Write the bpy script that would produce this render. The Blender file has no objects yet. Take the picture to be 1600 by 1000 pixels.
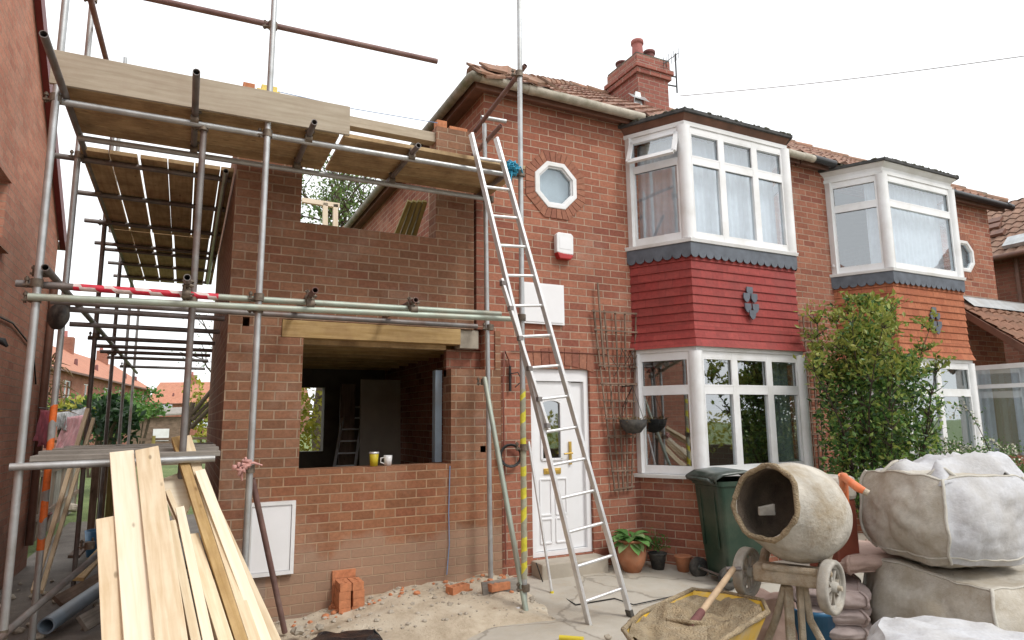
import bpy, math, random
import numpy as np
from mathutils import Vector, Matrix, noise
R = math.radians
rnd = random.Random(7)
S = bpy.context.scene
COL = S.collection
V = Vector
# ------------------------------------------------------------------ camera
YAW, PIT, ROL, FPX, EYE = R(26.58), R(8.7), R(-.62), 1015., 1.6
Fw = V((math.sin(YAW)*math.cos(PIT), math.cos(YAW)*math.cos(PIT), math.sin(PIT)))
R0 = V((math.cos(YAW), -math.sin(YAW), 0)); U0 = R0.cross(Fw)
c_, s_ = math.cos(ROL), math.sin(ROL)
Rt = R0*c_ + U0*s_; Up = U0*c_ - R0*s_
CAM = V((0, 0, EYE))
cd = bpy.data.cameras.new('camera'); cam = bpy.data.objects.new('camera', cd); COL.objects.link(cam)
cd.lens = 36*FPX/1600; cd.sensor_width = 36; cd.clip_start = .05; cd.clip_end = 900
cam.matrix_world = Matrix(((Rt.x, Up.x, -Fw.x, CAM.x), (Rt.y, Up.y, -Fw.y, CAM.y), (Rt.z, Up.z, -Fw.z, CAM.z), (0, 0, 0, 1)))
S.camera = cam
def at(px, py, ax, v):                      # a pixel of the 1600x1000 photograph -> point on a world plane
    d = Fw*FPX + Rt*(px-800) + Up*(500-py); i = 'xyz'.index(ax)
    return CAM + d*((v-CAM[i])/d[i])
# ------------------------------------------------------------------ light
W = bpy.data.worlds.new("World"); S.world = W; W.use_nodes = True
nt = W.node_tree; bg = nt.nodes['Background']
sky = nt.nodes.new('ShaderNodeTexSky'); sky.sky_type = 'NISHITA'; sky.sun_disc = False
SUN_EL, SUN_AZ = R(50), R(152)              # azimuth clockwise from +Y
sky.sun_elevation = SUN_EL; sky.sun_rotation = SUN_AZ; sky.dust_density = 4; sky.air_density = 1
mixw = nt.nodes.new('ShaderNodeMix'); mixw.data_type = 'RGBA'; mixw.inputs['Factor'].default_value = .93
mixw.inputs['B'].default_value = (9.6, 9.75, 9.9, 1)      # closed white cloud layer
nt.links.new(sky.outputs[0], mixw.inputs['A']); nt.links.new(mixw.outputs['Result'], bg.inputs[0])
bg.inputs[1].default_value = .115
sl = bpy.data.lights.new('sun', 'SUN'); so = bpy.data.objects.new('sun', sl); COL.objects.link(so)
sl.energy = 1.45; sl.angle = R(14); sl.color = (1, .96, .9)
sd = V((math.sin(SUN_AZ)*math.cos(SUN_EL), math.cos(SUN_AZ)*math.cos(SUN_EL), math.sin(SUN_EL)))
so.rotation_euler = sd.to_track_quat('Z', 'Y').to_euler()
S.view_settings.view_transform = 'Standard'; S.view_settings.look = 'None'
S.view_settings.exposure = 0.45; S.view_settings.gamma = 1
S.cycles.max_bounces = 8; S.cycles.transparent_max_bounces = 12

# ------------------------------------------------------------------ materials
MATS = {}
def new_mat(name):
    m = bpy.data.materials.new(name); m.use_nodes = True; MATS[name] = m
    n = m.node_tree.nodes; l = m.node_tree.links
    return m, n, l, n['Principled BSDF']
def nd(n, t, **k):
    x = n.new('ShaderNode'+t)
    for a, b in k.items():
        if a.startswith('_'): setattr(x, a[1:], b)
        else: x.inputs[a].default_value = b
    return x
def ramp(n, stops, interp='LINEAR'):
    r = n.new('ShaderNodeValToRGB'); r.color_ramp.interpolation = interp; e = r.color_ramp.elements
    while len(e) < len(stops): e.new(.5)
    for i, (p, c) in enumerate(stops): e[i].position = p; e[i].color = (*c, 1) if len(c) == 3 else c
    return r
def g(v): return (v, v, v)
def coords(n, kind='UV'):
    t = n.new('ShaderNodeTexCoord'); return t.outputs[kind]
def mix(n, l, fac, a, b, mode='MIX'):
    m = n.new('ShaderNodeMix'); m.data_type = 'RGBA'; m.blend_type = mode
    for s, v in (('Factor', fac), ('A', a), ('B', b)):
        if hasattr(v, 'is_output'): l.new(v, m.inputs[s])
        elif s == 'Factor': m.inputs[s].default_value = v
        else: m.inputs[s].default_value = (*v, 1)
    return m.outputs['Result']
def geo_pos(n): return n.new('ShaderNodeNewGeometry').outputs['Position']
def nz(n, l, vec, scale, detail=4, rough=.55, dist=0):
    t = nd(n, 'TexNoise', Scale=scale, Detail=detail, Roughness=rough, Distortion=dist); l.new(vec, t.inputs['Vector']); return t.outputs['Fac']
def bump(n, l, h, bs, strength=.3, dist=.01, prev=None):
    b = nd(n, 'Bump', Strength=strength, Distance=dist); l.new(h, b.inputs['Height'])
    if prev is not None: l.new(prev, b.inputs['Normal'])
    l.new(b.outputs[0], bs.inputs['Normal']); return b.outputs[0]
def plain(name, col, rough=.6, metal=0, var=.15, scale=6, bmp=.15, bdist=.004, dirt=None, dirt_amt=.4, dscale=2.5, spec=.5):
    m, n, l, b = new_mat(name); P = geo_pos(n)
    f = nz(n, l, P, scale, 5)
    lo = tuple(c*(1-var) for c in col); hi = tuple(min(1, c*(1+var)) for c in col)
    r = ramp(n, [(.3, lo), (.7, hi)]); l.new(f, r.inputs[0]); out = r.outputs[0]
    if dirt:
        f2 = nz(n, l, P, dscale, 6, .65); r2 = ramp(n, [(.45, g(0)), (.7, g(dirt_amt))]); l.new(f2, r2.inputs[0])
        out = mix(n, l, r2.outputs[0], out, dirt)
    l.new(out, b.inputs['Base Color']); b.inputs['Roughness'].default_value = rough; b.inputs['Metallic'].default_value = metal
    b.inputs['Specular IOR Level'].default_value = spec
    if bmp: bump(n, l, nz(n, l, P, scale*9, 3), b, bmp, bdist)
    return m
def brick(name, cols, mortar, bw=.225, bh=.082, ms=.006, stain=None, bmp=1.0, grime=.35, grime_col=(.06, .045, .035), patch=None):
    m, n, l, b = new_mat(name); uv = coords(n); P = geo_pos(n)
    wob = nd(n, 'TexNoise', Scale=3.0, Detail=2); l.new(uv, wob.inputs['Vector'])
    wv = nd(n, 'VectorMath', _operation='MULTIPLY_ADD'); l.new(wob.outputs['Color'], wv.inputs[0]); wv.inputs[1].default_value = (.008, .008, 0); l.new(uv, wv.inputs[2])
    t = nd(n, 'TexBrick', Scale=1, **{'Mortar Size': ms, 'Mortar Smooth': .25, 'Bias': 0, 'Brick Width': bw, 'Row Height': bh})
    t.inputs['Color1'].default_value = (0, 0, 0, 1); t.inputs['Color2'].default_value = (1, 1, 1, 1); t.inputs['Mortar'].default_value = (.5, .5, .5, 1)
    l.new(wv.outputs[0], t.inputs['Vector'])
    k = len(cols); r = ramp(n, [(i/(k-1), c) for i, c in enumerate(cols)]); l.new(t.outputs['Color'], r.inputs[0])
    f = nz(n, l, uv, 28, 6, .7); rf = ramp(n, [(.3, g(.72)), (.75, g(1.18))]); l.new(f, rf.inputs[0])
    c = mix(n, l, 1.0, r.outputs[0], rf.outputs[0], 'MULTIPLY')
    fm = nz(n, l, uv, 9, 4); rm = ramp(n, [(.35, tuple(x*.72 for x in mortar)), (.7, mortar)]); l.new(fm, rm.inputs[0])
    c = mix(n, l, t.outputs['Fac'], c, rm.outputs[0])
    # large soft weathering and light lime bloom
    f3 = nz(n, l, P, .9, 6, .6); r3 = ramp(n, [(.42, g(0)), (.72, g(grime))]); l.new(f3, r3.inputs[0]); c = mix(n, l, r3.outputs[0], c, grime_col)
    f4 = nz(n, l, P, 1.7, 7, .7); r4 = ramp(n, [(.52, g(0)), (.78, g(.32))] if stain else [(.55, g(0)), (.8, g(.35))]); l.new(f4, r4.inputs[0]); c = mix(n, l, r4.outputs[0], c, (.5, .4, .33))
    if stain:   # splash band of mortar and dust near the ground, world z
        sp = nd(n, 'SeparateXYZ'); l.new(P, sp.inputs[0])
        ad = nd(n, 'Math', _operation='ADD'); l.new(sp.outputs['Z'], ad.inputs[0])
        mu = nd(n, 'Math', _operation='MULTIPLY'); l.new(nz(n, l, P, 2.2, 5), mu.inputs[0]); mu.inputs[1].default_value = -.9; l.new(mu.outputs[0], ad.inputs[1])
        rs = ramp(n, [(0, g(.5)), (.16, g(0))]); l.new(ad.outputs[0], rs.inputs[0]); c = mix(n, l, rs.outputs[0], c, stain)
    if patch:   # newer brickwork of another colour in this wall
        sp2 = nd(n, 'SeparateXYZ'); l.new(P, sp2.inputs[0]); mm = []
        for ax, lo, hi in patch[0]:
            for op, val in (('GREATER_THAN', lo), ('LESS_THAN', hi)):
                q = nd(n, 'Math', _operation=op); l.new(sp2.outputs[ax], q.inputs[0]); q.inputs[1].default_value = val; mm.append(q.outputs[0])
        cur = mm[0]
        for q in mm[1:]:
            z = nd(n, 'Math', _operation='MULTIPLY'); l.new(cur, z.inputs[0]); l.new(q, z.inputs[1]); cur = z.outputs[0]
        c2 = mix(n, l, 1.0, c, patch[1], 'MULTIPLY'); c = mix(n, l, cur, c, c2)
    l.new(c, b.inputs['Base Color']); b.inputs['Roughness'].default_value = .9; b.inputs['Specular IOR Level'].default_value = .2
    inv = nd(n, 'Math', _operation='SUBTRACT'); inv.inputs[0].default_value = 1; l.new(t.outputs['Fac'], inv.inputs[1])
    b1 = bump(n, l, inv.outputs[0], b, bmp, .012); bump(n, l, f, b, .35, .006, b1)
    return m
def tiles(name, cols, tw=.2, th=.1, rough=.85, dirt=(.1, .1, .07), dirt_amt=.5, moss=None, gap=.35):
    m, n, l, b = new_mat(name); uv = coords(n); P = geo_pos(n)
    t = nd(n, 'TexBrick', Scale=1, **{'Mortar Size': .0035, 'Mortar Smooth': .2, 'Bias': 0, 'Brick Width': tw, 'Row Height': th})
    t.inputs['Color1'].default_value = (0, 0, 0, 1); t.inputs['Color2'].default_value = (1, 1, 1, 1); t.inputs['Mortar'].default_value = (.5, .5, .5, 1)
    l.new(uv, t.inputs['Vector']); k = len(cols); r = ramp(n, [(i/(k-1), c) for i, c in enumerate(cols)]); l.new(t.outputs['Color'], r.inputs[0])
    f = nz(n, l, P, 22, 6, .7); rf = ramp(n, [(.3, g(.75)), (.75, g(1.2))]); l.new(f, rf.inputs[0])
    c = mix(n, l, 1.0, r.outputs[0], rf.outputs[0], 'MULTIPLY')
    gm = nd(n, 'Math', _operation='MULTIPLY'); l.new(t.outputs['Fac'], gm.inputs[0]); gm.inputs[1].default_value = gap; c = mix(n, l, gm.outputs[0], c, (.02, .012, .01))
    f3 = nz(n, l, P, 2.6, 6, .7); r3 = ramp(n, [(.45, g(0)), (.75, g(dirt_amt))]); l.new(f3, r3.inputs[0]); c = mix(n, l, r3.outputs[0], c, dirt)
    if moss: f4 = nz(n, l, P, 7, 6, .75); r4 = ramp(n, [(.6, g(0)), (.66, g(.9))]); l.new(f4, r4.inputs[0]); c = mix(n, l, r4.outputs[0], c, moss)
    l.new(c, b.inputs['Base Color']); b.inputs['Roughness'].default_value = rough; b.inputs['Specular IOR Level'].default_value = .25
    bump(n, l, f, b, .4, .006); return m
def wood(name, a, bcol, scale=1., rough=.75, knots=True, dirt=None, dirt_amt=.5, var=.25):
    m, n, l, b = new_mat(name); uv = coords(n); P = geo_pos(n)
    mp = nd(n, 'Mapping'); mp.inputs['Scale'].default_value = (1.6*scale, 22*scale, 1); l.new(uv, mp.inputs[0])
    f = nz(n, l, mp.outputs[0], 1.6, 6, .55, .35); r = ramp(n, [(.3, a), (.62, bcol)]); l.new(f, r.inputs[0]); c = r.outputs[0]
    rn = n.new('ShaderNodeNewGeometry').outputs['Random Per Island']; rv = ramp(n, [(0, g(1-var)), (1, g(1.0+var*.3))]); l.new(rn, rv.inputs[0]); c = mix(n, l, 1.0, c, rv.outputs[0], 'MULTIPLY')
    if knots:
        mk = nd(n, 'Mapping'); mk.inputs['Scale'].default_value = (2.2, 6, 1); l.new(uv, mk.inputs[0])
        vo = nd(n, 'TexVoronoi', Scale=1.6); l.new(mk.outputs[0], vo.inputs['Vector']); rk = ramp(n, [(.05, g(.8)), (.11, g(0))]); l.new(vo.outputs['Distance'], rk.inputs[0])
        c = mix(n, l, rk.outputs[0], c, tuple(x*.38 for x in a))
    if dirt:
        f2 = nz(n, l, P, 4, 6, .7); r2 = ramp(n, [(.42, g(0)), (.68, g(dirt_amt))]); l.new(f2, r2.inputs[0]); c = mix(n, l, r2.outputs[0], c, dirt)
    l.new(c, b.inputs['Base Color']); b.inputs['Roughness'].default_value = rough; b.inputs['Specular IOR Level'].default_value = .3
    bump(n, l, f, b, .25, .004); return m
def leafmat(name, cols, trans=.35, rough=.45):
    m, n, l, b = new_mat(name); gn = n.new('ShaderNodeNewGeometry'); k = len(cols)
    r = ramp(n, [(i/(k-1), c) for i, c in enumerate(cols)]); l.new(gn.outputs['Random Per Island'], r.inputs[0])
    f = nz(n, l, gn.outputs['Position'], 2.5, 4); rf = ramp(n, [(.3, g(.7)), (.7, g(1.3))]); l.new(f, rf.inputs[0])
    c = mix(n, l, 1.0, r.outputs[0], rf.outputs[0], 'MULTIPLY')
    l.new(c, b.inputs['Base Color']); b.inputs['Roughness'].default_value = rough; b.inputs['Specular IOR Level'].default_value = .4
    tr = n.new('ShaderNodeBsdfTranslucent'); l.new(c, tr.inputs[0]); ms = n.new('ShaderNodeMixShader'); ms.inputs[0].default_value = trans
    l.new(b.outputs[0], ms.inputs[1]); l.new(tr.outputs[0], ms.inputs[2]); l.new(ms.outputs[0], n['Material Output'].inputs[0]); return m
def glassmat(name, tint=(.85, .92, .93), refl=.28, rough=.02):
    m, n, l, b = new_mat(name)
    lw = nd(n, 'LayerWeight', Blend=.35); mr = nd(n, 'MapRange'); l.new(lw.outputs['Fresnel'], mr.inputs[0])
    mr.inputs['To Min'].default_value = refl; mr.inputs['To Max'].default_value = 1
    gl = nd(n, 'BsdfGlossy', Roughness=rough); gl.inputs[0].default_value = (.9, .94, .97, 1); tr = n.new('ShaderNodeBsdfTransparent'); tr.inputs[0].default_value = (*tint, 1)
    w = nz(n, l, geo_pos(n), 1.4, 2); bp = nd(n, 'Bump', Strength=.06, Distance=.02); l.new(w, bp.inputs['Height']); l.new(bp.outputs[0], gl.inputs['Normal'])
    gn = n.new('ShaderNodeNewGeometry'); iv = nd(n, 'Math', _operation='SUBTRACT'); iv.inputs[0].default_value = 1; l.new(gn.outputs['Backfacing'], iv.inputs[1]); mf = nd(n, 'Math', _operation='MULTIPLY'); l.new(iv.outputs[0], mf.inputs[0]); l.new(mr.outputs[0], mf.inputs[1])
    ms = n.new('ShaderNodeMixShader'); l.new(mf.outputs[0], ms.inputs[0]); l.new(tr.outputs[0], ms.inputs[1]); l.new(gl.outputs[0], ms.inputs[2])
    l.new(ms.outputs[0], n['Material Output'].inputs[0]); return m
def clothmat(name, col, trans=.4, scale=40, dirt=None, dirt_amt=.5, rough=.9, weave=.25, dscale=2.2):
    m, n, l, b = new_mat(name); P = geo_pos(n); f = nz(n, l, P, scale, 4); r = ramp(n, [(.3, tuple(c*.85 for c in col)), (.7, col)]); l.new(f, r.inputs[0]); c = r.outputs[0]
    if dirt:
        f2 = nz(n, l, P, dscale, 7, .7); r2 = ramp(n, [(.4, g(0)), (.62, g(dirt_amt))]); l.new(f2, r2.inputs[0]); c = mix(n, l, r2.outputs[0], c, dirt)
    l.new(c, b.inputs['Base Color']); b.inputs['Roughness'].default_value = rough; b.inputs['Specular IOR Level'].default_value = .2
    b1 = bump(n, l, nz(n, l, P, 13, 5, .65, .3), b, .45, .018); bump(n, l, nz(n, l, P, scale*3, 2), b, weave, .003, b1)
    if trans:
        tr = n.new('ShaderNodeBsdfTranslucent'); l.new(c, tr.inputs[0]); ms = n.new('ShaderNodeMixShader'); ms.inputs[0].default_value = trans
        l.new(b.outputs[0], ms.inputs[1]); l.new(tr.outputs[0], ms.inputs[2]); l.new(ms.outputs[0], n['Material Output'].inputs[0])
    return m
def striped(name, a, bcol, freq, ratio, ang, ax='Z', rough=.5):       # wound tape: helical bands round a tube
    m, n, l, b = new_mat(name); uv = coords(n); w = nd(n, 'Mapping'); w.inputs['Rotation'].default_value = (0, 0, ang); l.new(uv, w.inputs[0])
    sp = nd(n, 'SeparateXYZ'); l.new(w.outputs[0], sp.inputs[0]); mu = nd(n, 'Math', _operation='MULTIPLY'); l.new(sp.outputs['X'], mu.inputs[0]); mu.inputs[1].default_value = freq
    ad = nd(n, 'Math', _operation='ADD'); l.new(mu.outputs[0], ad.inputs[0]); ns = nd(n, 'Math', _operation='MULTIPLY'); l.new(nz(n, l, geo_pos(n), 5, 2), ns.inputs[0]); ns.inputs[1].default_value = 1.2; l.new(ns.outputs[0], ad.inputs[1])
    fr = nd(n, 'Math', _operation='FRACT'); l.new(ad.outputs[0], fr.inputs[0]); r = ramp(n, [(0, a), (ratio, bcol)], 'CONSTANT'); l.new(fr.outputs[0], r.inputs[0])
    f = nz(n, l, geo_pos(n), 30, 5); rf = ramp(n, [(.3, g(.75)), (.7, g(1.05))]); l.new(f, rf.inputs[0]); l.new(mix(n, l, 1.0, r.outputs[0], rf.outputs[0], 'MULTIPLY'), b.inputs['Base Color'])
    b.inputs['Roughness'].default_value = rough; return m

brick('brick_main', [(.30, .112, .072), (.37, .15, .096), (.41, .175, .112), (.33, .125, .082), (.26, .092, .064)], (.56, .41, .31), .225, .082, .006, grime=.22)
brick('brick_new', [(.21, .105, .062), (.27, .135, .08), (.30, .152, .09), (.24, .105, .064), (.34, .18, .11)], (.44, .31, .215), .198, .0812, .007, grime=.2, stain=(.34, .29, .24),
      patch=((('X', .68, 9), ('Z', .0, 1.21)), (1.12, 1.0, .9)))
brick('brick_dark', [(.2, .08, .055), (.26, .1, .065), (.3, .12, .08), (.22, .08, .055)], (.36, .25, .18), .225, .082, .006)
brick('brick_side', [(.44, .19, .13), (.52, .23, .155), (.56, .27, .185), (.48, .21, .14)], (.5, .36, .27), .225, .08, .005, stain=(.16, .1, .075), grime=.3)
brick('brick_far', [(.34, .13, .09), (.42, .18, .12), (.38, .15, .1)], (.42, .3, .24), .225, .082, .006)
brick('brick_chimney', [(.28, .10, .08), (.38, .15, .115), (.33, .12, .09)], (.46, .33, .27), .22, .078, .007, grime=.35)
tiles('roof_tiles', [(.24, .125, .09), (.38, .235, .175), (.30, .16, .12), (.18, .095, .075)], .22, .27, moss=(.30, .28, .2), dirt=(.17, .135, .105), dirt_amt=.7)
tiles('roof_tiles_brown', [(.22, .13, .095), (.32, .2, .145), (.27, .155, .115)], .22, .24, dirt=(.15, .12, .09))
tiles('roof_tiles_far', [(.46, .2, .13), (.52, .24, .16), (.48, .21, .14)], .3, .3, dirt_amt=.3)
tiles('porch_tiles', [(.22, .12, .085), (.28, .15, .1), (.25, .13, .09)], .22, .27, dirt_amt=.4)
tiles('red_cladding', [(.26, .041, .036), (.30, .046, .041), (.33, .058, .05), (.275, .043, .038)], .165, .1, rough=.6, dirt=(.19, .055, .048), dirt_amt=.5, gap=.3)
tiles('orange_cladding', [(.36, .12, .06), (.43, .16, .085), (.40, .14, .072), (.33, .105, .056)], .15, .1, dirt=(.32, .12, .07), dirt_amt=.4, gap=.45)
plain('white_upvc', (.78, .79, .8), .32, var=.04, scale=3, bmp=0, dirt=(.42, .40, .34), dirt_amt=.35)
plain('door_white', (.8, .81, .83), .3, var=.02, bmp=0, dirt=(.6, .59, .55), dirt_amt=.12)
plain('lead', (.1, .115, .14), .55, var=.25, scale=9, bmp=.2)
plain('black_plastic', (.018, .018, .02), .4, var=.2, bmp=.05)
plain('gutter_cream', (.42, .38, .31), .6, var=.2, scale=8, dirt=(.16, .15, .09), dirt_amt=.8, dscale=5)
plain('brown_paint', (.16, .075, .05), .55, var=.2, scale=7, dirt=(.05, .035, .03), dirt_amt=.5)
plain('barge_red', (.14, .02, .02), .5, var=.2)
plain('moss_edge', (.1, .095, .075), .95, var=.4, scale=20, bmp=.8, bdist=.02, dirt=(.22, .23, .16), dirt_amt=.8, dscale=14)
plain('bay_roof_felt', (.055, .055, .055), .8, var=.4, scale=12)
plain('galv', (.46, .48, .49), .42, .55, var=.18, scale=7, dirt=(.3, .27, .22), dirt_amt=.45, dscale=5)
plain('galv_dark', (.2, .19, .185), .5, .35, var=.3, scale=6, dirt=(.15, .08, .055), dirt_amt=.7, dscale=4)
plain('galv_green', (.36, .42, .36), .5, .3, var=.15, scale=7, dirt=(.34, .26, .2), dirt_amt=.5, dscale=4)
plain('rust_tube', (.17, .095, .085), .65, .2, var=.3, scale=8, dirt=(.3, .22, .19), dirt_amt=.5, dscale=6)
plain('coupler', (.17, .14, .11), .6, .5, var=.4, scale=30)
plain('alu', (.72, .73, .74), .38, .45, var=.1, scale=9, dirt=(.45, .42, .37), dirt_amt=.4, dscale=6)
plain('rope_blue', (.03, .27, .42), .8, var=.3, scale=40, bmp=.6)
plain('rag_pink', (.55, .3, .27), .9, var=.3, scale=20, bmp=.5)
striped('tape_red', (.62, .02, .05), (.72, .6, .58), 7., .58, .7)
striped('tape_orange', (.78, .17, .03), (.32, .32, .31), 4.2, .5, .35)
striped('tape_yellow', (.72, .66, .06), (.4, .4, .3), 5.5, .42, .5)
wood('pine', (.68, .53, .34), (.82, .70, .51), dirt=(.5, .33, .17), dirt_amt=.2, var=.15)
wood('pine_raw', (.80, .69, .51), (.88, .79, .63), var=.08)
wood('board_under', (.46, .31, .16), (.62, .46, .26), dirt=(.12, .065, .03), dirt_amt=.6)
wood('toe_ply', (.42, .36, .27), (.53, .47, .37), 1., knots=False, dirt=(.32, .25, .19), dirt_amt=.4)
wood('lintel_wood', (.42, .27, .1), (.6, .42, .2), dirt=(.2, .1, .05), dirt_amt=.4)
wood('old_wood', (.13, .085, .06), (.27, .19, .14), dirt=(.07, .05, .035), dirt_amt=.6)
wood('grey_wood', (.22, .20, .175), (.38, .35, .31), dirt=(.1, .085, .07))
wood('treated', (.2, .16, .05), (.36, .3, .1))
plain('concrete', (.40, .36, .30), .9, var=.12, scale=3, bmp=.4, dirt=(.27, .22, .165), dirt_amt=.6, dscale=1.3)
plain('block_grey', (.36, .32, .26), .95, var=.2, scale=12, bmp=.5)
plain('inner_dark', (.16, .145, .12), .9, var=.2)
plain('inner_cream', (.34, .31, .25), .9, var=.1)
plain('cream_wall', (.52, .42, .27), .85, var=.08)
plain('terracotta', (.42, .17, .085), .75, var=.2, scale=9, dirt=(.45, .33, .24), dirt_amt=.35, dscale=7)
plain('pot_pink', (.36, .13, .115), .8, var=.2, scale=9)
plain('pot_dark', (.16, .06, .055), .8, var=.3, scale=9)
plain('new_brick', (.5, .2, .095), .85, var=.22, scale=25, bmp=.5)
plain('bin_green', (.018, .042, .027), .38, var=.2, scale=5, bmp=.08, dirt=(.09, .1, .07), dirt_amt=.45, dscale=4)
plain('bin_lid', (.03, .045, .036), .3, var=.2, scale=5, dirt=(.25, .27, .25), dirt_amt=.35, dscale=8)
plain('rubber', (.03, .03, .03), .8, var=.3, scale=12, dirt=(.2, .18, .15), dirt_amt=.5, dscale=9)
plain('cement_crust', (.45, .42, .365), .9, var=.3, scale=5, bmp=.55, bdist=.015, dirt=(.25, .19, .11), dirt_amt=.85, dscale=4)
plain('cement_frame', (.46, .40, .31), .9, var=.25, scale=14, bmp=.8, bdist=.01, dirt=(.28, .18, .09), dirt_amt=.7, dscale=9)
plain('cement_wheel', (.38, .36, .32), .9, var=.25, scale=16, bmp=.5, dirt=(.3, .25, .18), dirt_amt=.6, dscale=12)
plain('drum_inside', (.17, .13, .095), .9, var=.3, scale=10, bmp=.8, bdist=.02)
plain('orange_paint', (.66, .16, .05), .45, var=.12, scale=6, dirt=(.5, .35, .24), dirt_amt=.6, dscale=5)
plain('mixer_red', (.2, .05, .028), .6, var=.25, scale=6)
plain('yellow_paint', (.62, .38, .03), .5, var=.15, scale=6, dirt=(.42, .36, .26), dirt_amt=.85, dscale=5)
plain('mortar_mix', (.34, .26, .16), .95, var=.3, scale=9, bmp=1.0, bdist=.03, dirt=(.45, .38, .27), dirt_amt=.6, dscale=12)
plain('handle_wood', (.42, .3, .19), .7, var=.2, scale=12, dirt=(.3, .2, .14), dirt_amt=.4)
plain('blue_plastic', (.03, .15, .3), .4, var=.15)
plain('pipe_blue', (.26, .34, .42), .45, var=.12, dirt=(.3, .28, .25), dirt_amt=.4)
plain('cup_yellow', (.62, .5, .03), .4, var=.1)
plain('cup_white', (.8, .8, .8), .3, var=.05)
plain('brass', (.6, .4, .1), .35, .7, var=.1)
plain('alarm_red', (.4, .02, .02), .35, var=.1)
plain('cable_black', (.02, .02, .02), .6, var=.1)
plain('cable_blue', (.2, .3, .5), .6, var=.1)
plain('cable_grey', (.42,.42,.43), .6, var=.1)
plain('cable_rust', (.2, .07, .05), .7, var=.1)
plain('plastic_black_bag', (.012, .013, .016), .3, var=.3, bmp=.6, bdist=.01, scale=8)
plain('insulation', (.75, .62, .2), .9, var=.1)
clothmat('bag_white', (.60, .61, .64), .1, 50, dirt=(.42, .39, .34), dirt_amt=.45)
clothmat('bag_dusty', (.56, .53, .47), .05, 40, dirt=(.36, .31, .235), dirt_amt=.75, dscale=4.5, weave=.6)
clothmat('bag_seam', (.6, .58, .52), .1, 40, dirt=(.45, .4, .32), dirt_amt=.4)
clothmat('paper_bag', (.55, .4, .34), 0, 20, dirt=(.42, .3, .26), dirt_amt=.5)
clothmat('paper_bag_grey', (.5, .42, .4), 0, 20, dirt=(.3, .22, .2), dirt_amt=.6)
clothmat('net_curtain', (.94, .95, .96), .25, 8)
clothmat('blind', (.62, .68, .66), .3, 8)
clothmat('cloth_pink', (.9, .42, .5), .5, 20)
clothmat('cloth_pink_pale', (.9, .62, .66), .5, 20)
clothmat('cloth_white', (.8, .8, .82), .4, 20)
glassmat('glass_up', (.93, .97, 1.0), .26)
glassmat('glass_low', (.82, .87, .86), .36)
glassmat('glass_frost', (.86, .9, .92), .3, .25)
leafmat('leaf_shrub', [(.025, .065, .022), (.06, .14, .035), (.10, .21, .05), (.18, .30, .07), (.33, .40, .09)], rough=.3)
leafmat('leaf_shrub_new', [(.22, .26, .05), (.32, .33, .07), (.16, .24, .05)])
leafmat('leaf_white', [(.07, .15, .04), (.12, .22, .06), (.1, .2, .05)])
leafmat('petal', [(.8, .78, .66), (.75, .72, .55), (.85, .85, .8)], .3)
leafmat('leaf_hosta', [(.08, .2, .05), (.16, .32, .1), (.3, .4, .2)])
leafmat('leaf_tree', [(.07, .13, .03), (.12, .2, .05), (.2, .27, .09)], .5)
leafmat('leaf_hedge', [(.04, .11, .02), (.08, .18, .03), (.12, .22, .04)])
leafmat('leaf_yellow', [(.25, .26, .03), (.4, .36, .05), (.2, .24, .04)])
leafmat('leaf_dark', [(.012, .035, .012), (.025, .06, .02)])
leafmat('leaf_dry', [(.22, .14, .06), (.3, .2, .09), (.16, .12, .05)])
plain('bark', (.09, .065, .045), .95, var=.3, scale=20, bmp=.6)
plain('twig', (.045, .03, .022), .9, var=.3)

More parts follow.
